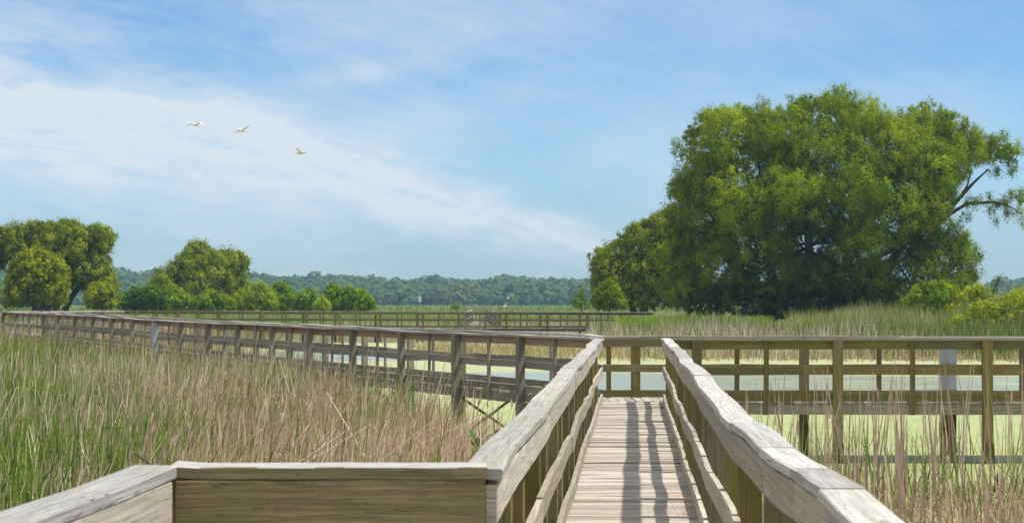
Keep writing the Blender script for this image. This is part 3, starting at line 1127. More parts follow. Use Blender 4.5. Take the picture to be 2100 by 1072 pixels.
def near_right():
    # sparse stems standing in the duckweed, right of the walkway
    parts = []
    n = 1750
    x, y = sample_area(n, 15, 31.0, 1440, 2250)
    cl = fbm(x, y, 1.5, 21)
    px = x / y * F + 1050
    dens = np.interp(y, [15, 20, 24, 27, 31], [1, .9, .7, .28, .06]) * (.15 + 1.5 * np.clip(cl - .42, 0, 1) * 2)
    keep = (RNG.uniform(0, 1, n) < dens) & (x > .06778 * y + .95) & (y < 29.2)
    x, y = x[keep], y[keep]
    n = len(x)
    P = np.stack([x, y, np.maximum(land_height(x, y), -.12)], 1)
    H = RNG.uniform(.7, 2.05, n) * np.interp(y, [15, 21, 24], [.55, .95, 1])
    az = RNG.uniform(0, 6.28, n)
    lean = np.abs(RNG.normal(.03, .08, n))
    parts.append(blades(P, H, RNG.uniform(.014, .028, n), lean, az, np.abs(RNG.normal(.02, .04, n)), pick(n, [(.50, .37, .28), (.42, .30, .22), (.56, .44, .34), (.36, .25, .17)]), prof=(1, .85, .7, .25)))
    m = RNG.uniform(0, 1, n) < .1
    T = tips(P[m], H[m], lean[m], az[m], np.full(m.sum(), .02), .9)
    k = len(T)
    parts.append(blades(T, RNG.uniform(.12, .2, k), np.full(k, .03), np.full(k, .1), RNG.uniform(0, 6, k), np.zeros(k), pick(k, PINK), prof=(.4, 1, .8, .1)))
    # green blades in tufts
    for (cx, cy, m_) in ((4.2, 24.5, 60), (4.9, 25.5, 70), (3.6, 26.0, 26), (5.9, 23.5, 50), (7.0, 24.4, 36), (5.2, 22.5, 60), (6.6, 21.8, 50), (7.9, 22.6, 40)):
        P = np.stack([cx + RNG.normal(0, .35, m_), cy + RNG.normal(0, .5, m_), np.full(m_, -.05)], 1)
        parts.append(blades(P, RNG.uniform(.4, 1.35, m_), RNG.uniform(.012, .024, m_), np.abs(RNG.normal(.05, .12, m_)), RNG.uniform(0, 6.28, m_),
                            np.abs(RNG.normal(.12, .25, m_)), pick(m_, GRN)))
    # low debris and thatch at the near edge of the pond
    n = 9000
    x, y = sample_area(n, 13, 26, 1440, 2250)
    keep = (x > .06778 * y + .95) & (RNG.uniform(0, 1, n) < np.interp(y, [13, 21, 23.5, 26], [1, .9, .55, .04]) * (.3 + fbm(x, y, 1.3, 4)))
    x, y = x[keep], y[keep]
    n = len(x)
    P = np.stack([x, y, np.maximum(land_height(x, y), 0) + RNG.uniform(0, .12, n)], 1)
    parts.append(blades(P, RNG.uniform(.12, .4, n), RNG.uniform(.008, .02, n), RNG.uniform(.6, 2.4, n), RNG.uniform(0, 6.28, n), np.zeros(n),
                        pick(n, TAN + [(.30, .22, .13), (.24, .17, .09)], var=.3)))
    n = 4200
    x, y = sample_area(n, 13, 25, 1440, 2250)
    keep = (x > .06778 * y + .95) & (RNG.uniform(0, 1, n) < np.interp(y, [13, 21, 25], [1, .8, .05]) * (.2 + fbm(x, y, 1.3, 14)))
    x, y = x[keep], y[keep]
    n = len(x)
    P = np.stack([x, y, np.maximum(land_height(x, y), -.05)], 1)
    g = RNG.uniform(0, 1, n) < .3
    parts.append(blades(P, RNG.uniform(.15, .7, n), RNG.uniform(.008, .02, n), np.abs(RNG.normal(.1, .3, n)), RNG.uniform(0, 6.28, n), np.abs(RNG.normal(.1, .2, n)),
                        np.where(g[:, None], pick(n, GRN), pick(n, TAN))))
    bed('reed_bed', parts, 'sparse dead cattail stems with green blades standing in duckweed at the right foreground', 'reeds')


near_right()


def cattail_stub(x, y, h, r, seed):
    """a torn old cattail clump: ragged upright sheaf"""
    rg = np.random.default_rng(seed)
    n = 46
    a = rg.uniform(0, 6.28, n)
    rr = r * np.sqrt(rg.uniform(0, 1, n))
    P = np.stack([x + np.cos(a) * rr, y + np.sin(a) * rr, np.full(n, -.08)], 1)
    H = h * (1.1 - .6 * rr / r) * rg.uniform(.75, 1.1, n)
    return blades(P, H, rg.uniform(.035, .06, n), np.full(n, -.12), a, np.zeros(n), pick(n, [(.14, .15, .05), (.22, .18, .09), (.11, .10, .04)], rg), rng=rg,
                  prof=(1, .95, .7, .15))


stub_labels = ['torn dark cattail stub standing alone in duckweed near the right edge', 'brown frayed cattail stub among the green blades by the pond debris',
               'short dark cattail stub between the dead stems at mid right']
for i, (px, py_, h, r, lb) in enumerate(((2045, 1022, .46, .10, stub_labels[0]), (1838, 1000, .40, .09, stub_labels[1]), (1985, 1030, .36, .09, stub_labels[2]))):
    D = EYE * F / (py_ - 620)
    V, Q, C = cattail_stub(px2x(px, D), D, h, r, 40 + i)
    o = link('cattail_stub', np_mesh('cattail_stub', V, Q, C), M_REED)
    tag(o, lb, 'cattail stub', 'old cattail stubs in the pond')


def tuft(name, x, y, z, n, h, spread, cols, label, cat, wd=.012, seed=1, bend=.35):
    rg = np.random.default_rng(seed)
    P = np.stack([x + rg.normal(0, spread, n), y + rg.normal(0, spread * 1.6, n), np.full(n, z)], 1)
    V, Q, C = blades(P, h * rg.uniform(.5, 1.1, n), rg.uniform(.6, 1.3, n) * wd, np.abs(rg.normal(.08, .15, n)), rg.uniform(0, 6.28, n), np.abs(rg.normal(bend * .5, bend, n)),
                     pick(n, cols, rg), rng=rg)
    o = link(name, np_mesh(name, V, Q, C), M_REED)
    tag(o, label, cat)
    return o


D = 13.9
tuft('grass_tuft', W(D, .64)[0], D, .25, 90, 1.05, .06, [(.50, .22, .06), (.60, .32, .12), (.42, .17, .05)],
     'rusty orange grass tuft poking through the right railing of the walkway', 'grass tuft', seed=3)
tuft('grass_tuft', W(10.2, .80)[0], 10.4, 0.0, 120, 1.35, .10, GRN + [(.22, .32, .06)],
     'bright green grass clump growing just outside the right walkway railing', 'grass tuft', .02, seed=4)


def broad_plant():
    V, Q, C = [], [], []
    rg = np.random.default_rng(5)
    D = 24.0
    x0_, z0_ = px2x(991, D), .05
    for i in range(11):
        a = rg.uniform(0, 6.28)
        hh = rg.uniform(.2, .75)
        L, wd = rg.uniform(.16, .26), rg.uniform(.07, .12)
        bx, by = x0_ + cos(a) * .10, D + sin(a) * .10
        tx, ty = bx + cos(a) * L * .5, by + sin(a) * L * .5
        side = np.array([-sin(a), cos(a), 0]) * wd / 2
        pts = [(0, .1), (.2, .8), (.5, 1), (.8, .6), (1, .03)]
        base = len(V)
        for t, w in pts:
            c = np.array([bx + (tx - bx) * t, by + (ty - by) * t, z0_ + hh + L * .8 * t])
            V += [c - side * w, c + np.array([0, 0, -.012]) * 0, c + side * w]
            C += [(.07, .19, .03)] * 3
        for k in range(len(pts) - 1):
            b = base + k * 3
            Q += [(b, b + 1, b + 4, b + 3), (b + 1, b + 2, b + 5, b + 4)]
        b = len(V)
        s = np.array([.006, 0, 0])
        p0, p1 = np.array([x0_, D, z0_]), np.array([bx, by, z0_ + hh])
        V += [p0 - s, p0 + s, p1 + s, p1 - s]
        C += [(.10, .2, .05)] * 4
        Q.append((b, b + 1, b + 2, b + 3))
    o = link('broadleaf_plant', np_mesh('broadleaf_plant', np.array(V), np.array(Q), np.array(C)), M_LEAF)
    tag(o, 'broad-leaved dark green plant beside the left walkway railing', 'plant')


broad_plant()


def far_reeds():
    # brown broken stems across the pond
    parts = []
    n = 30000
    x, y = sample_area(n, 74, 112, 830, 2250)
    px = x / y * F + 1050
    lim = np.interp(px, [830, 900, 1100, 1240, 1500, 2250], [100, 86, 80, 79, 79, 76])
    cl = fbm(x, y, .45, 31)
    dens = np.clip((y - lim) / 7, 0, 1) * (.35 + cl * .9) * np.where((px < 1230) & (y > 104), .25, 1)
    keep = RNG.uniform(0, 1, n) < dens
    x, y = x[keep], y[keep]
    n = len(x)
    P = np.stack([x, y, np.full(n, -.02)], 1)
    parts.append(blades(P, RNG.uniform(.25, .62, n), RNG.uniform(.03, .06, n), np.abs(RNG.normal(.1, .2, n)), RNG.uniform(0, 6.28, n), np.abs(RNG.normal(.1, .2, n)),
                        pick(n, [(.40, .30, .16), (.48, .38, .20), (.34, .26, .12), (.44, .42, .16)])))
    bed('emergent_stems', parts, 'low brown broken stems rising from the duckweed behind the junction', 'stems')

    parts = []
    n = 52000
    x, y = sample_area(n, 82, 118, 1205, 2300)
    px = x / y * F + 1050
    lim = np.interp(px, [1205, 1240, 1280, 2300], [112, 96, 84, 82]) + 2 * np.sin(px * .03)
    keep = (y > lim) & (RNG.uniform(0, 1, n) < .45 + .6 * fbm(x, y, .3, 8))
    x, y, px = x[keep], y[keep], px[keep]
    n = len(x)
    gp = np.clip(.10 + .5 * np.clip((y - lim[keep]) / 26, 0, 1) + .75 * np.clip((px - 1700) / 330, 0, 1), 0, .9)
    g = RNG.uniform(0, 1, n) < gp
    P = np.stack([x, y, np.zeros(n)], 1)
    H = .88 * np.where(g, RNG.uniform(1.3, 2.1, n), RNG.uniform(.9, 2.0, n)) * np.clip((y - lim[keep]) / 8 + .5, .5, 1) * (.55 + .8 * fbm(x, y, .55, 61))
    col = np.where(g[:, None], pick(n, [(.15, .23, .03), (.22, .31, .045), (.09, .14, .02)]), pick(n, [(.30, .23, .13), (.62, .52, .36), (.70, .61, .46), (.52, .43, .29), (.74, .67, .53)]))
    parts.append(blades(P, H, RNG.uniform(.025, .055, n), np.abs(RNG.normal(.05, .08, n)), RNG.uniform(0, 6.28, n), np.abs(RNG.normal(.05, .1, n)), col))
    bed('reed_bed', parts, 'tall pale reeds with green cattails lining the far bank below the big willow', 'reeds')

    # bright sedge in front of the trees
    parts = []
    n = 14000
    x, y = sample_area(n, 109, 117.5, 1265, 1580)
    P = np.stack([x, y, np.zeros(n)], 1)
    parts.append(blades(P, RNG.uniform(1.2, 1.95, n), RNG.uniform(.03, .06, n), np.abs(RNG.normal(.05, .1, n)), RNG.uniform(0, 6.28, n), np.abs(RNG.normal(.1, .1, n)),
                        pick(n, [(.27, .38, .035), (.32, .43, .045), (.22, .33, .035)])))
    n = 30000
    x, y = sample_area(n, 101, 125, 1620, 2300)
    px = x / y * F + 1050
    P = np.stack([x, y, land_height(x, y)], 1)
    H = (.5 + .9 * fbm(x, y, .5, 66)) * RNG.uniform(1.3, 2.2, n) * np.interp(px, [1620, 1900, 2100, 2300], [.8, 1.0, 1.25, 1.25])
    parts.append(blades(P, H, RNG.uniform(.03, .07, n), np.abs(RNG.normal(.05, .1, n)), RNG.uniform(0, 6.28, n), np.abs(RNG.normal(.1, .1, n)),
                        pick(n, [(.24, .33, .04), (.31, .39, .05), (.40, .42, .10), (.20, .29, .04), (.34, .38, .06), (.62, .54, .36), (.50, .42, .26)])))
    bed('sedge', parts, 'bright yellow-green sedge band growing at the foot of the big trees', 'sedge')

    # reeds behind the left arm and along the far boardwalk
    parts = []
    n = 30000
    x, y = sample_area(n, 84, 117, -200, 460)
    keep = (left_shore(y) - x > 0) & (x < -22.6 - (y - 80) * .115 - 1.9) | ((left_shore(y) - x > 0) & (x > -21.2 - (y - 80) * .115 + .6))
    x, y = x[keep], y[keep]
    n = len(x)
    P = np.stack([x, y, np.zeros(n)], 1)
    parts.append(blades(P, RNG.uniform(.5, 1.25, n), RNG.uniform(.03, .055, n), np.abs(RNG.normal(.08, .1, n)), RNG.uniform(0, 6.28, n), np.abs(RNG.normal(.05, .1, n)),
                        pick(n, TAN + PINK)))
    n = 60000
    x, y = sample_area(n, 121, 165, -200, 1300)
    px = x / y * F + 1050
    keep = ~((px > 950) & (px < 1022))
    x, y, px = x[keep], y[keep], px[keep]
    n = len(x)
    pt = fbm(x, y, .12, 17)
    g = RNG.uniform(0, 1, n) < np.clip(.25 + (y - 121) / 40 + (pt - .5) * 1.2, .05, .92)
    P = np.stack([x, y, np.zeros(n)], 1)
    H = np.where(g, RNG.uniform(.9, 1.7, n), RNG.uniform(.5, 1.45, n)) * np.clip(.45 + (y - 121) / 14, .45, 1)
    parts.append(blades(P, H, RNG.uniform(.04, .09, n), np.abs(RNG.normal(.05, .1, n)), RNG.uniform(0, 6.28, n), np.abs(RNG.normal(.05, .1, n)),
                        np.where(g[:, None], pick(n, [(.21, .30, .06), (.27, .36, .08), (.33, .40, .11)]), pick(n, [(.62, .53, .36), (.68, .59, .43), (.54, .45, .30)]))))
    for D0, D1, n, wd in ((165, 330, 60000, .22), (330, 850, 60000, .6)):
        x, y = sample_area(n, D0, D1, -250, 2350)
        px = x / y * F + 1050
        pt = fbm(x, y, .035, 23)
        P = np.stack([x, y, np.zeros(n)], 1)
        g = RNG.uniform(0, 1, n) < .62 + (pt - .5)
        H = RNG.uniform(.8, 1.75, n) * (.7 + .6 * pt)
        parts.append(blades(P, H, RNG.uniform(.6, 1.2, n) * wd, np.abs(RNG.normal(.05, .1, n)), RNG.uniform(0, 6.28, n), np.zeros(n),
                            np.where(g[:, None], pick(n, [(.24, .33, .07), (.28, .39, .09), (.18, .27, .05)]), pick(n, [(.50, .50, .22), (.42, .45, .16)]))))
    bed('marsh_grass', parts, 'green and tan marsh grass stretching from the distant boardwalk to the wooded hills', 'marsh grass')


far_reeds()


# ------------------------------------------------------------------ trees
def tube(V, Fc, pts, rad, sides=7):
    base = len(V)
    n = len(pts)
    for i, p in enumerate(pts):
        p = np.array(p, float)
        d = np.array(pts[min(i + 1, n - 1)], float) - np.array(pts[max(i - 1, 0)], float)
        d /= np.linalg.norm(d) + 1e-9
        a = np.cross(d, (0.3, 1, 0.1))
        a /= np.linalg.norm(a)
        b = np.cross(d, a)
        for j in range(sides):
            t = 2 * pi * j / sides
            V.append(p + (a * cos(t) + b * sin(t)) * rad[i] * random.uniform(.85, 1.15))
    for i in range(n - 1):
        for j in range(sides):
            k = (j + 1) % sides
            Fc.append((base + i * sides + j, base + i * sides + k, base + (i + 1) * sides + k, base + (i + 1) * sides + j))


def poly_dist(P, poly):
    """signed distance (inside positive) of points (n,2) to polygon"""
    poly = np.array(poly, float)
    n = len(poly)
    inside = np.zeros(len(P), bool)
    dmin = np.full(len(P), 1e9)
    for i in range(n):
        a, b = poly[i], poly[(i + 1) % n]
        cond = ((a[1] > P[:, 1]) != (b[1] > P[:, 1])) & (P[:, 0] < (b[0] - a[0]) * (P[:, 1] - a[1]) / (b[1] - a[1] + 1e-12) + a[0])
        inside ^= cond
        ab = b - a
        t = np.clip(((P - a) @ ab) / (ab @ ab + 1e-12), 0, 1)
        d = np.linalg.norm(P - (a + t[:, None] * ab), axis=1)
        dmin = np.minimum(dmin, d)
    return np.where(inside, dmin, -dmin)


def leaves(cent, rad, dens, size, cols, rg, droop=.5, tuft_n=6, core=1.0, squash=.85, sgmin=.10):
    """leaf quads in sprays over the lobes of a crown; cent (k,3), rad (k,)"""
    Vs, Cs = [], []
    for c, r in zip(cent, rad):
        m = max(7, int(tuft_n * r * r))
        d = rg.normal(0, 1, (m, 3))
        d[:, 2] = d[:, 2] + .35
        d /= np.linalg.norm(d, axis=1)[:, None]
        tr = r * rg.uniform(.60, 1.04, (m, 1))
        tc = d * tr
        tc[:, 2] *= squash
        n = int(dens * 4 * pi * r * r)
        idx = rg.integers(0, m, n)
        sg = (rg.uniform(.6, 1.3, m) * np.clip(.17 * r, sgmin, max(.34, sgmin)))[idx][:, None]
        off = rg.normal(0, 1, (n, 3))
        out = off / (np.linalg.norm(off, axis=1)[:, None] + 1e-6)
        off = out * np.abs(rg.normal(.8, .6, (n, 1))) * sg * 1.15
        off[:, 2] = off[:, 2] * .8 - np.abs(rg.normal(0, 1, n)) * sg[:, 0] * droop * (out[:, 2] < .3)
        p = c + tc[idx] + off
        nrm = out * .42 + d[idx] * .95 + np.array([0, 0, .12]) + rg.normal(0, .33, (n, 3))
        tone = rg.uniform(.86, 1.14, m)[idx]
        pc = cols[rg.integers(0, len(cols))] * rg.uniform(.80, 1.18)
        col = pc[None, :] * tone[:, None] * rg.uniform(.72, 1.28, (n, 1))
        s = size * rg.uniform(.6, 1.3, n)
        if core > 0:
            k = int(20 * r * r * core)
            q = rg.normal(0, 1, (k, 3))
            q /= np.linalg.norm(q, axis=1)[:, None]
            nrm = np.concatenate([nrm, q])
            q = c + q * r * rg.uniform(.2, .66, (k, 1))
            p = np.concatenate([p, q])
            col = np.concatenate([col, np.tile(pc * .9, (k, 1))])
            s = np.concatenate([s, np.full(k, size * 2.4)])
        n = len(p)
        nrm /= np.linalg.norm(nrm, axis=1)[:, None]
        t = rg.normal(0, 1, (n, 3))
        t[:, 2] -= droop * 1.4
        b = np.cross(nrm, t)
        b /= np.linalg.norm(b, axis=1)[:, None]
        ax = np.cross(b, nrm)
        L = ax * s[:, None]
        Wd = b * (s * .36)[:, None]
        V = np.stack([p - L * .5, p + Wd * .5, p + L * .5, p - Wd * .5], 1)
        Vs.append(V.reshape(-1, 3))
        Cs.append(np.repeat(col, 4, 0))
    V = np.concatenate(Vs)
    Q = np.arange(len(V)).reshape(-1, 4)
    return V, Q, np.concatenate(Cs)


def make_tree(name, label, cat, D, poly, base_px, ground_py, R, cols, seed, dens=60, size=.2, maxT=5.0, droop=.5, limbs=10, trunk_r=.3,
              stems=1, holes=(), gap=.78, group=None, extra=(), core=1.0, back=True, extra_limbs=(), tuft_n=10, fill=0, overhang=0):
    rg = np.random.default_rng(seed)
    sc = D / F
    P2 = [((p[0] - 1050) * sc, EYE - (p[1] - 620) * sc) for p in poly]
    arr = np.array(P2)
    lo, hi = arr.min(0), arr.max(0)
    cand = rg.uniform(lo, hi, (9000, 2))
    dist = poly_dist(cand, P2)
    ok = dist > .28 * R
    cand, dist = cand[ok], dist[ok]
    C, Rr, Yo = [], [], []
    hol = [((h[0] - 1050) * sc, EYE - (h[1] - 620) * sc, h[2] * sc) for h in holes]
    half = len(cand) // 2 if fill else len(cand)
    for ci, (p, d) in enumerate(zip(cand, dist)):
        first = ci < half
        RR = R if first else R * fill
        if fill and first and d < RR * .55:
            continue
        r = min(RR * rg.uniform(.75, 1.15), max(.3 * R, d * 1.02))
        good = True
        for hx, hz, hr in hol:
            if math.hypot(p[0] - hx, p[1] - hz) < hr + r * .75:
                good = False
                break
        if not good:
            continue
        for q, rr in zip(C, Rr):
            if math.hypot(p[0] - q[0], p[1] - q[1]) < gap * .5 * (r + rr) * 1.15 * (1 if first else .82):
                good = False
                break
        if good:
            C.append(p)
            Rr.append(r)
            Yo.append(0.0 if first else R * .75 * min(1, d / R))
    cent, rad = [], []
    for p, r, yo in zip(C, Rr, Yo):
        d = float(poly_dist(np.array([p]), P2)[0])
        T = min(maxT, 1.15 * sqrt(max(d - r * .5, 0) * maxT))
        if overhang:
            hf = min(1, max(0, (p[1] - lo[1]) / (hi[1] - lo[1]) / overhang))
            T *= .12 + .88 * hf ** 1.5
        y = D - T * rg.uniform(.6, 1.1) + yo
        cent.append((p[0], y, p[1]))
        rad.append(r)
        if back:
            cent.append((p[0] + rg.uniform(-.4, .4) * r, D + T * rg.uniform(.5, 1.0), p[1]))
            rad.append(r * .95)
        if T > r * 1.6:
            cent.append((p[0] + rg.uniform(-.5, .5) * r, D + T * rg.uniform(-.3, .3), p[1] - rg.uniform(0, .4) * r))
            rad.append(r * .9)
    ec = np.array([(px2x(ex, D), D + rg.uniform(-.5, .5), py2z(ey, D)) for ex, ey, er in extra]).reshape(-1, 3)
    er_ = np.array([er * sc for _, _, er in extra])
    cent = np.array(cent)
    rad = np.array(rad)
    # loose sprigs breaking the outline
    ks = rg.integers(0, len(cent), min(160, int(len(cent) * 1.6)))
    dv = rg.normal(0, 1, (len(ks), 3)) + np.array([0, 0, .7])
    dv /= np.linalg.norm(dv, axis=1)[:, None]
    sp = cent[ks] + dv * rad[ks][:, None] * rg.uniform(.9, 1.12, (len(ks), 1))
    sp_r = rad[ks] * rg.uniform(.16, .30, len(ks))
    if len(ec):
        ec = np.concatenate([ec, sp])
        er_ = np.concatenate([er_, sp_r])
    else:
        ec, er_ = sp, sp_r
    gz = max(0.0, py2z(ground_py, D))
    bx = px2x(base_px, D)
    root = empty(name, (bx, D, gz), label, cat, group)
    front = cent[:, 1] < D + .5
    sgm = 4.2 * sc
    cols = np.array(cols) * np.array([1.85, 1.80, 0.32])
    V1, Q1, C1 = leaves(cent[front], rad[front], dens, size, cols, rg, droop, tuft_n, core, sgmin=sgm)
    arrs = [(V1, Q1, C1)]
    if len(ec):
        arrs.append(leaves(ec, er_ * 1.35, dens * .8, size, cols, rg, droop + .4, 8, 0, sgmin=sgm * 1.6))
    if (~front).any():
        arrs.append(leaves(cent[~front], rad[~front], dens * .3, size * 1.5, cols, rg, droop, tuft_n, core, sgmin=sgm))
    V, Q, Cc = merge(arrs)
    link('crown', np_mesh('crown', V, Q, Cc), M_LEAF, root)
    # trunk and limbs
    TV, TF = [], []
    order = np.argsort(rg.uniform(0, 1, len(cent)))[:limbs]
    h = hi[1] - gz
    for s in range(stems):
        sx = bx + (s - (stems - 1) / 2) * trunk_r * 3.0
        lean = (s - (stems - 1) / 2) * .5 + rg.uniform(-.1, .1)
        top = np.array([sx + lean * h * .35, D + rg.uniform(-.3, .3), gz + h * .42])
        b0 = np.array([sx, D, gz - .15])
        pts = [b0, b0 * .65 + top * .35 + np.array([rg.uniform(-.1, .1) * h * .3, 0, 0]), top * .7 + b0 * .3, top]
        tube(TV, TF, pts, [trunk_r * 1.25, trunk_r, trunk_r * .8, trunk_r * .6])
        for i in order[s::stems]:
            e = cent[i]
            t0 = rg.uniform(.35, 1)
            st = b0 + (top - b0) * t0
            mid = (st + e) / 2 + np.array([0, 0, .12 * h * rg.uniform(-.3, .8)])
            tube(TV, TF, [st, st * .55 + mid * .45, mid, mid * .4 + e * .6, e], [trunk_r * .5, trunk_r * .38, trunk_r * .28, trunk_r * .18, trunk_r * .06], 6)
    for L in extra_limbs:
        pts = [(px2x(a, D), D + .2 * sin(i), py2z(b, D)) for i, (a, b, _) in enumerate(L)]
        tube(TV, TF, pts, [q[2] for q in L], 6)
    link('trunk', np_mesh('trunk', np.array(TV), np.array(TF), smooth=True), M_BARK, root)
    return root


G_WILLOW = [(.115, .170, .022), (.135, .190, .026), (.095, .150, .020), (.155, .205, .035)]
G_OLD = [(.11, .15, .028), (.13, .165, .03), (.145, .17, .03)]
G_YEL = [(.145, .175, .022), (.13, .165, .022), (.17, .19, .03)]
G_BRIGHT = [(.105, .175, .02), (.13, .195, .025), (.09, .155, .02)]
G_DARK = [(.06, .11, .03), (.075, .13, .035), (.05, .09, .025)]

make_tree('willow_tree', 'huge spreading green willow with dense clumped crown dominating the right', 'tree', 128,
          [(1368, 636), (1350, 560), (1358, 470), (1368, 370), (1395, 330), (1402, 262), (1440, 222), (1500, 210), (1560, 216), (1600, 212), (1640, 195),
           (1690, 183), (1745, 190), (1785, 205), (1800, 225), (1840, 222), (1880, 206), (1935, 207), (1970, 235), (2000, 262), (2055, 272), (2085, 290),
           (2092, 330), (2070, 352), (2035, 345), (2000, 350), (1965, 395), (1945, 440), (1960, 470), (1995, 480), (2010, 520), (2020, 560), (2000, 600), (1975, 640)],
          1660, 655, 2.7, G_WILLOW, 2, dens=125, size=.15, maxT=8.5, tuft_n=17, gap=.92, fill=.55, overhang=.5, limbs=26, trunk_r=.42, stems=5,
          holes=((1650, 490, 8), (1545, 352, 9), (1908, 285, 6), (1818, 510, 10)),
          extra=((1990, 415, 14), (2020, 405, 12), (2040, 420, 15), (2062, 412, 16), (2080, 400, 14), (2095, 408, 15), (2096, 440, 13), (2068, 440, 10),
                 (2046, 452, 8), (1975, 450, 14), (1962, 485, 12), (2092, 300, 12), (2040, 350, 12), (2078, 345, 12), (2098, 455, 9)),
          extra_limbs=([(1890, 520, .3), (1930, 450, .2), (1965, 410, .14), (2000, 372, .10), (2025, 348, .05)],
                       [(1930, 450, .16), (1985, 417, .12), (2040, 414, .09), (2075, 425, .05), (2095, 440, .03)],
                       [(1965, 410, .1), (1985, 380, .07), (1995, 345, .04)]))
make_tree('broadleaf_tree', 'mid-sized green tree left of the huge willow, partly hidden behind it', 'tree', 165,
          [(1205, 632), (1212, 600), (1208, 540), (1218, 505), (1250, 498), (1265, 478), (1300, 455), (1325, 442), (1352, 428), (1385, 415), (1420, 415), (1440, 560), (1430, 636)],
          1310, 640, 1.9, G_OLD + G_WILLOW[:2], 5, dens=55, size=.23, maxT=5, limbs=12, trunk_r=.3, stems=2, fill=.55, gap=.9)
make_tree('young_tree', 'slim bright sapling standing left of the trees behind the far reeds', 'tree', 158,
          [(1172, 632), (1170, 612), (1182, 604), (1186, 588), (1196, 588), (1202, 610), (1214, 620), (1212, 634)],
          1193, 638, .6, G_BRIGHT, 6, dens=45, size=.2, maxT=.9, limbs=5, trunk_r=.06, core=.4, back=False)
make_tree('sunlit_bush', 'bright green bush at the lower left foot of the mid-sized tree', 'bush', 148,
          [(1216, 636), (1218, 600), (1232, 578), (1248, 566), (1262, 580), (1285, 610), (1290, 636)],
          1250, 640, .9, G_BRIGHT[2:] + G_WILLOW, 61, dens=48, size=.22, maxT=1.6, limbs=4, trunk_r=.08)
make_tree('willow_tree', 'large dark-trunked willow standing at the far left edge', 'tree', 180,
          [(-60, 520), (-30, 460), (15, 462), (60, 448), (105, 452), (150, 444), (172, 462), (205, 455), (232, 470), (236, 500), (222, 525), (232, 555), (248, 590),
           (238, 625), (205, 630), (180, 600), (150, 590), (110, 590), (60, 560), (20, 545), (-10, 560)],
          105, 634, 1.8, G_OLD, 7, dens=46, size=.25, fill=.6, maxT=4.2, limbs=22, trunk_r=.3, stems=4, holes=((165, 545, 6), (30, 540, 5)), gap=.8, core=.9)
make_tree('willow_tree', 'smaller yellowish willow in front of the large one at the left edge', 'tree', 172,
          [(8, 632), (6, 590), (22, 545), (42, 515), (75, 504), (108, 516), (136, 540), (142, 575), (138, 610), (125, 632), (90, 618), (60, 630)],
          85, 636, 1.2, G_YEL, 8, dens=40, size=.27, maxT=2.6, limbs=8, trunk_r=.2, stems=3, core=.8)
make_tree('round_bush', 'yellow-green bush hugging the right foot of the left willow', 'bush', 168,
          [(176, 634), (172, 600), (190, 580), (220, 578), (240, 598), (240, 634)],
          208, 638, .9, G_YEL + G_BRIGHT[:1], 9, dens=45, size=.25, maxT=1.5, limbs=4, trunk_r=.08)
make_tree('willow_tree', 'two-headed green willow rising above the bushes left of centre', 'tree', 215,
          [(305, 620), (310, 570), (322, 545), (345, 540), (368, 520), (375, 502), (400, 491), (425, 492), (436, 512), (455, 508), (485, 508), (505, 520), (512, 548),
           (506, 572), (520, 600), (515, 632), (440, 634), (350, 632)],
          402, 634, 2.3, [(.14, .175, .045), (.155, .19, .05), (.12, .155, .04)], 10, dens=42, size=.29, maxT=5.0, fill=.55, gap=.9, droop=.9, limbs=14, trunk_r=.26, stems=3)
for i, (pl, bx, c, lb, R_, D_) in enumerate((
        ([(240, 636), (246, 606), (262, 596), (275, 586), (300, 590), (322, 580), (350, 600), (362, 636)], 300, G_DARK, 'low blue-green bush left of the two-headed willow', 1.0, 195),
        ([(300, 636), (312, 590), (318, 566), (332, 556), (345, 570), (362, 590), (392, 604), (398, 636)], 350, G_BRIGHT + G_OLD, 'ragged green shrub leaning on the left flank of the two-headed willow', .9, 200),
        ([(340, 636), (350, 610), (372, 600), (392, 612), (400, 636)], 370, G_BRIGHT, 'low bright bush under the two-headed willow', .8, 190),
        ([(385, 636), (394, 610), (414, 603), (430, 592), (455, 604), (478, 608), (490, 636)], 436, G_BRIGHT[:2] + G_OLD[:1], 'spreading bright bush in front of the willow trunks', .9, 188),
        ([(470, 636), (480, 605), (496, 590), (512, 598), (520, 636)], 498, G_OLD, 'dull green bush under the right limb of the two-headed willow', .8, 196),
        ([(500, 636), (505, 600), (522, 580), (530, 572), (545, 582), (562, 600), (575, 636)], 535, [(.17, .23, .05), (.15, .21, .045)], 'pale green bush right beside the two-headed willow', 1.0, 192),
        ([(548, 636), (552, 596), (562, 580), (572, 574), (588, 580), (600, 592), (612, 616), (618, 636)], 582, G_BRIGHT, 'dense green bush second right of the willow', 1.0, 200),
        ([(606, 636), (612, 604), (624, 596), (632, 590), (650, 596), (648, 612), (656, 636)], 630, G_BRIGHT, 'small narrow bush in the gap between larger bushes', .7, 200),
        ([(640, 636), (650, 616), (664, 606), (676, 620), (680, 636)], 660, [(.17, .22, .06)], 'very low pale bush between the narrow and the broad one', .6, 186),
        ([(655, 636), (662, 600), (672, 586), (684, 575), (696, 588), (716, 586), (728, 592), (742, 588), (752, 600), (766, 612), (776, 636)], 712, G_BRIGHT, 'broad ragged bush at the right end of the bush row', 1.0, 190))):
    make_tree('bush', lb, 'bush', D_, pl, bx, 640, R_, c, 100 + i, dens=46, size=.27, maxT=2.2, limbs=6, trunk_r=.09, group='bushes beyond the distant boardwalk', tuft_n=6, core=.7)
make_tree('round_bush', 'tiny round bush standing alone in the far marsh near the pier', 'bush', 250,
          [(925, 634), (926, 626), (934, 620), (943, 624), (944, 634)], 935, 636, .7, G_BRIGHT, 131, dens=30, size=.3, maxT=.9, limbs=3, trunk_r=.06, back=False)
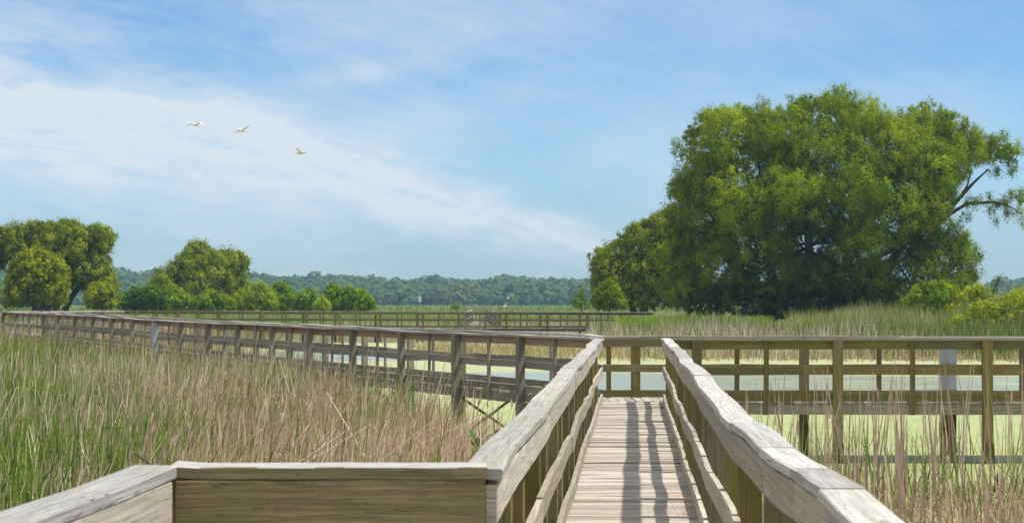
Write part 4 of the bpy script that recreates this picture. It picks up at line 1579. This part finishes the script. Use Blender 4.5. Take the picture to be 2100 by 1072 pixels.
make_tree('thicket', 'yellow-green thicket of shrubs right of the huge willow', 'shrubs', 111,
          [(1925, 665), (1945, 628), (1965, 600), (1990, 584), (2012, 578), (2030, 598), (2050, 612), (2062, 588), (2072, 606), (2085, 580), (2105, 598), (2150, 585), (2260, 600), (2280, 668)],
          2060, 668, .75, [(.19, .23, .03), (.24, .26, .035), (.15, .21, .03)], 20, dens=60, size=.17, maxT=3.5, limbs=10, trunk_r=.06, droop=0.0, gap=.7, tuft_n=16)
make_tree('thicket', 'tangled low yellow-green scrub at the right edge in front of the taller thicket', 'shrubs', 103,
          [(1930, 692), (1950, 652), (1985, 636), (2005, 612), (2030, 622), (2052, 618), (2075, 598), (2095, 606), (2120, 598), (2200, 604), (2290, 620), (2290, 694)],
          2080, 700, .6, [(.155, .215, .03), (.19, .24, .04), (.13, .19, .03), (.20, .215, .08)], 28, dens=75, size=.15, maxT=2.6, limbs=8, trunk_r=.04, droop=-.2, gap=.72, tuft_n=16)
make_tree('leaning_shrub', 'dark slender shrub leaning right above the thicket', 'shrub', 116,
          [(2030, 604), (2030, 588), (2036, 572), (2046, 562), (2058, 555), (2054, 570), (2046, 584), (2044, 604)], 2036, 640, .45, G_DARK, 21, dens=90, size=.14, maxT=.5, limbs=3,
          trunk_r=.05, back=False)
make_tree('undergrowth_bush', 'pale green bush under the right side of the huge willow', 'bush', 114,
          [(1850, 660), (1850, 610), (1880, 580), (1925, 570), (1960, 585), (1975, 620), (1965, 660)], 1910, 662, 1.0, G_BRIGHT[:1] + G_WILLOW[2:], 22, dens=55, size=.18, maxT=2.0,
          limbs=6, trunk_r=.07)
make_tree('shade_toned_bush', 'low bush coloured shade-dark beneath the centre of the huge willow', 'bush', 124.5,
          [(1400, 655), (1405, 600), (1480, 575), (1600, 570), (1750, 575), (1850, 590), (1860, 655)], 1640, 660, 1.3, [(.03, .05, .015), (.04, .06, .018)], 23, dens=42, size=.2, maxT=1.2, limbs=10, trunk_r=.1)  # near-black leaf colour carries the shade under the crown


# ------------------------------------------------------------------ wooded hills
def hills():
    def ridge(x, D):
        px = x / D * F + 1050
        top = np.interp(px, [-800, 0, 250, 420, 600, 800, 1100, 1300, 2100, 2800], [556, 553, 553, 558, 561, 567, 570, 572, 573, 570])
        return EYE + (620 - top) / F * 1230 - 11.0
    def hz(x, y):
        t = np.clip((y - 870) / 360, 0, 1)
        t = t * t * (3 - 2 * t)
        return ridge(x, y) * t * (1 + .05 * np.sin(x * .013) + .04 * np.sin(x * .037 + y * .01))
    ys = np.concatenate([np.arange(860, 1300, 25), np.arange(1300, 2600, 150)])
    xs = np.arange(-1500, 1500, 30)
    X, Y = np.meshgrid(xs, ys)
    Z = hz(X, Y) - .3
    V = np.stack([X.ravel(), Y.ravel(), Z.ravel()], 1)
    nx = len(xs)
    i = (np.arange(len(ys) - 1)[:, None] * nx + np.arange(nx - 1)[None, :]).ravel()
    Q = np.stack([i, i + 1, i + nx + 1, i + nx], 1)
    m, g, out = new_mat('hill_floor')
    b = g.new('ShaderNodeBsdfPrincipled')
    b.inputs['Base Color'].default_value = (.05, .075, .025, 1)
    b.inputs['Roughness'].default_value = 1
    g.l.new(b.outputs[0], out.inputs['Surface'])
    o = link('hills', np_mesh('hills', V, Q, smooth=True), m)
    tag(o, kind='structure')
    rg = np.random.default_rng(77)
    n = 5200
    D = rg.uniform(872, 1290, n)
    px = rg.uniform(-350, 2450, n)
    x = (px - 1050) / F * D
    r = rg.uniform(3.2, 6.8, n)
    r *= np.where(rg.uniform(0, 1, n) < .2, 1.2, 1) * rg.uniform(.75, 1.1, n)
    z = hz(x, D) + r * .55
    k = 120
    d = rg.normal(0, 1, (n, k, 3))
    d[:, :, 2] = np.abs(d[:, :, 2]) * 1.0 - .35
    d[:, :, 1] = np.where(rg.uniform(0, 1, (n, k)) < .75, -np.abs(d[:, :, 1]), d[:, :, 1])
    d /= np.linalg.norm(d, axis=2)[:, :, None]
    lump = 1 + .16 * np.sin(d[:, :, 0] * 5 + x[:, None]) * np.sin(d[:, :, 2] * 6 + D[:, None]) + rg.normal(0, .06, (n, k))
    c = np.stack([x, D, z], 1)[:, None, :] + d * (r[:, None] * lump)[:, :, None] * np.array([1, 1, .95])
    c = c.reshape(-1, 3)
    nrm = d.reshape(-1, 3) + rg.normal(0, .28, (n * k, 3))
    nrm /= np.linalg.norm(nrm, axis=1)[:, None]
    a = np.cross(nrm, rg.normal(0, 1, (n * k, 3)))
    a /= np.linalg.norm(a, axis=1)[:, None]
    b_ = np.cross(nrm, a)
    s = (rg.uniform(.55, 1.15, n * k) * np.repeat(r, k) * .24)[:, None]
    V = np.stack([c - a * s, c - b_ * s, c + a * s, c + b_ * s], 1).reshape(-1, 3)
    Q = np.arange(len(V)).reshape(-1, 4)
    cc = pick(n, [(.085, .145, .045), (.10, .16, .05), (.075, .135, .045), (.12, .165, .05), (.13, .15, .05)], rg, .15)
    col = np.repeat(cc, k * 4, 0)
    o = link('woodland', np_mesh('woodland', V, Q, col), M_LEAF)
    tag(o, 'dense wood covering the long low hills on the horizon', 'woodland', None, 'stuff')


hills()


# ------------------------------------------------------------------ small distant things
def bx(T, cx, cy, cz, sx, sy, sz, ch=.004):
    T.sweep([(cx, cy, cz - sz / 2), (cx, cy, cz + sz / 2)], (1, 0, 0), (0, 1, 0), sx, sy, ch)


def small_things():
    # white double panel on posts
    D = 300
    x = px2x(861, D)
    r = empty('sign', (x, D, 0), 'white two-panel sign on a post against the dark hills', 'sign')
    T = Timber()
    bx(T, x, D, py2z(610.2, D), .50, .05, .42)
    T.build('panel', M_WHITE, r)
    T = Timber()
    bx(T, x, D, py2z(616, D), .44, .05, .44)
    T.build('panel', M_WHITE, r)
    T = Timber()
    bx(T, x, D + .07, 1.6, .09, .09, 3.4)
    T.build('pole', M_GREYMET, r)
    # nest box on a tall pole
    D = 240
    x = px2x(1042, D)
    r = empty('nest_box', (x, D, 0), 'pale nest box on a tall thin grey pole in the far marsh', 'nest box')
    T = Timber()
    bx(T, x, D, (py2z(606, D) + 0) / 2, .07, .07, py2z(606, D), .01)
    T.build('pole', M_GREYMET, r)
    T = Timber()
    bx(T, x, D - .06, py2z(610, D), .34, .28, .36)
    o = T.build('box', M_WHITE, r)
    T = Timber()
    T.sweep([(x - .22, D - .06, py2z(607, D) + .02), (x, D - .06, py2z(607, D) + .14), (x + .22, D - .06, py2z(607, D) + .02)], (0, 1, 0), UP, .36, .03)
    T.build('roof', M_GREYMET, r)


small_things()


def bird_mesh(parts_pts, wings):
    """body as a lofted tube plus two cambered wings, fused by a fine remesh"""
    V, Fc = [], []
    pts, rad = parts_pts
    base = 0
    sides = 10
    tube_pts = [np.array(p, float) for p in pts]
    random.seed(3)
    n = len(tube_pts)
    for i, p in enumerate(tube_pts):
        d = tube_pts[min(i + 1, n - 1)] - tube_pts[max(i - 1, 0)]
        d /= np.linalg.norm(d)
        a = np.cross(d, (0, 0, 1))
        a /= np.linalg.norm(a)
        b = np.cross(a, d)
        for j in range(sides):
            t = 2 * pi * j / sides
            V.append(tuple(p + (a * cos(t) + b * sin(t)) * rad[i]))
    for i in range(n - 1):
        for j in range(sides):
            k = (j + 1) % sides
            Fc.append((i * sides + j, i * sides + k, (i + 1) * sides + k, (i + 1) * sides + j))
    Fc.append(tuple(range(sides - 1, -1, -1)))
    Fc.append(tuple((n - 1) * sides + j for j in range(sides)))
    for wg in wings:
        b = len(V)
        for (lead, trail, th) in wg:
            lead, trail = np.array(lead, float), np.array(trail, float)
            mid = (lead * .65 + trail * .35)
            V += [tuple(lead), tuple(mid + np.array([0, 0, th])), tuple(trail), tuple(mid - np.array([0, 0, th * .6]))]
        m = len(wg)
        for i in range(m - 1):
            for j in range(4):
                k = (j + 1) % 4
                Fc.append((b + i * 4 + j, b + i * 4 + k, b + (i + 1) * 4 + k, b + (i + 1) * 4 + j))
        Fc.append((b, b + 1, b + 2, b + 3))
        e = b + (m - 1) * 4
        Fc.append((e + 3, e + 2, e + 1, e))
    me = bpy.data.meshes.new('bird')
    me.from_pydata(V, [], Fc)
    import bmesh
    bm = bmesh.new()
    bm.from_mesh(me)
    bmesh.ops.recalc_face_normals(bm, faces=bm.faces)
    bm.to_mesh(me)
    bm.free()
    return me


def flying_bird(px, py, label, dirs, left, right, span=1.0, D=100, yaw=0.0):
    """left/right: (elbow dz, tip dz, elbow reach, tip reach) in metres"""
    body = ([(-.30, 0, .0), (-.20, 0, .0), (-.10, 0, -.005), (.0, 0, 0), (.10, 0, .01), (.17, 0, .02), (.22, 0, .03), (.26, 0, .03), (.32, 0, .02)],
            [.012, .035, .055, .062, .05, .034, .028, .026, .006])
    wings = []
    for sgn, (ez, tz, er, tr) in ((1, left), (-1, right)):
        wings.append([((.09, 0, .015), (-.09, 0, .01), .018), ((.10, sgn * .10, .015 + ez * .25), (-.08, sgn * .10, .01 + ez * .25), .014),
                      ((.11, sgn * er, .02 + ez), (-.07, sgn * er, .015 + ez), .011),
                      ((.05, sgn * (er + tr) / 2, .02 + (ez + tz) / 2), (-.08, sgn * (er + tr) / 2, .015 + (ez + tz) / 2), .009),
                      ((-.06, sgn * tr, .02 + tz), (-.10, sgn * tr, .02 + tz), .006)])
    me = bird_mesh(body, wings)
    o = link('bird', me, M_FEATHER)
    md = o.modifiers.new('fuse', 'REMESH')
    md.mode = 'VOXEL'
    md.voxel_size = .011
    md.use_smooth_shade = True
    o.location = (px2x(px, D), D, py2z(py, D))
    o.rotation_euler = (dirs[0], dirs[1], yaw)
    o.scale = (1.35, 1.35, 1.35)
    tag(o, label, 'bird', 'white birds flying over the marsh')
    # bill
    V, Fc = [], []
    tube(V, Fc, [(.27, 0, .027), (.36, 0, .014)], [.013, .003], 6)
    b = bpy.data.objects.new('bill', np_mesh('bill', np.array(V), np.array(Fc)))
    COL.objects.link(b)
    b.data.materials.append(M_BEAK)
    b.parent = o
    return o


# the first glides with drooped wings, the second banks, the third has a wing raised
flying_bird(401, 256, 'white bird at the left of the three, wings drooping', (0, .1, 0), (.06, -.12, .22, .50), (.06, -.12, .22, .50), yaw=radians(62))
flying_bird(496, 268, 'white bird between the other two, banked with wings straight', (-.30, .1, 0), (.02, .06, .22, .52), (.02, .04, .22, .52), yaw=radians(55))
flying_bird(618, 314, 'white bird lowest and rightmost of the three, one wing raised high', (.1, .1, 0), (.10, .12, .20, .46), (.20, .44, .18, .34), yaw=radians(150))


def egret():
    D = 215
    x = px2x(1035, D)
    z = py2z(637, D)
    V, Fc = [], []
    body = [(-.24, 0, .52), (-.14, 0, .56), (0, 0, .62), (.12, 0, .70), (.17, 0, .80), (.13, 0, .92), (.16, 0, 1.02), (.22, 0, 1.05), (.26, 0, 1.045)]
    rad = [.02, .09, .12, .09, .05, .035, .035, .045, .02]
    tube(V, Fc, body, rad, 10)
    tube(V, Fc, [(.02, .03, .55), (.04, .03, .3), (.02, .03, 0)], [.02, .012, .012], 6)
    tube(V, Fc, [(-.02, -.03, .55), (.0, -.03, .3), (-.02, -.03, 0)], [.02, .012, .012], 6)
    o = link('egret', np_mesh('egret', np.array(V), np.array(Fc), smooth=True), M_FEATHER)
    o.location = (x, D, max(z, .9) - .1)
    o.rotation_euler = (0, 0, .4)
    tag(o, 'white egret standing in the marsh grass below the nest box pole', 'bird')
    V, Fc = [], []
    tube(V, Fc, [(.25, 0, 1.045), (.38, 0, 1.03)], [.016, .004], 6)
    b = bpy.data.objects.new('bill', np_mesh('bill', np.array(V), np.array(Fc)))
    COL.objects.link(b)
    b.data.materials.append(plain('bill_yellow', (.6, .4, .06)))
    b.parent = o
    # the mound it stands on
    tuft('tussock', x, D, 0, 260, max(z, .9) - .05, .28, [(.16, .21, .06), (.2, .26, .08)], 'grass tussock under the white egret in the far marsh', 'tussock', .12, seed=9, bend=.05)


egret()


# ------------------------------------------------------------------ haze
def haze():
    x0, x1, y0, y1, z0, z1 = -1600, 1600, -60, 1500, -2.5, 42
    V = [(x, y, z) for z in (z0, z1) for y in (y0, y1) for x in (x0, x1)]
    Q = [(0, 2, 3, 1), (4, 5, 7, 6), (0, 1, 5, 4), (2, 6, 7, 3), (0, 4, 6, 2), (1, 3, 7, 5)]
    m = bpy.data.materials.new('haze')
    m.use_nodes = True
    nt = m.node_tree
    nt.nodes.clear()
    out = nt.nodes.new('ShaderNodeOutputMaterial')
    v = nt.nodes.new('ShaderNodeVolumePrincipled')
    v.inputs['Color'].default_value = (.40, .74, 1.0, 1)
    v.inputs['Density'].default_value = .00025
    v.inputs['Anisotropy'].default_value = 0.2
    nt.links.new(v.outputs[0], out.inputs['Volume'])
    o = link('haze', np_mesh('haze', np.array(V), np.array(Q)), m)
    tag(o, 'thin blue summer haze over the whole marsh', 'haze', None, 'stuff')


haze()
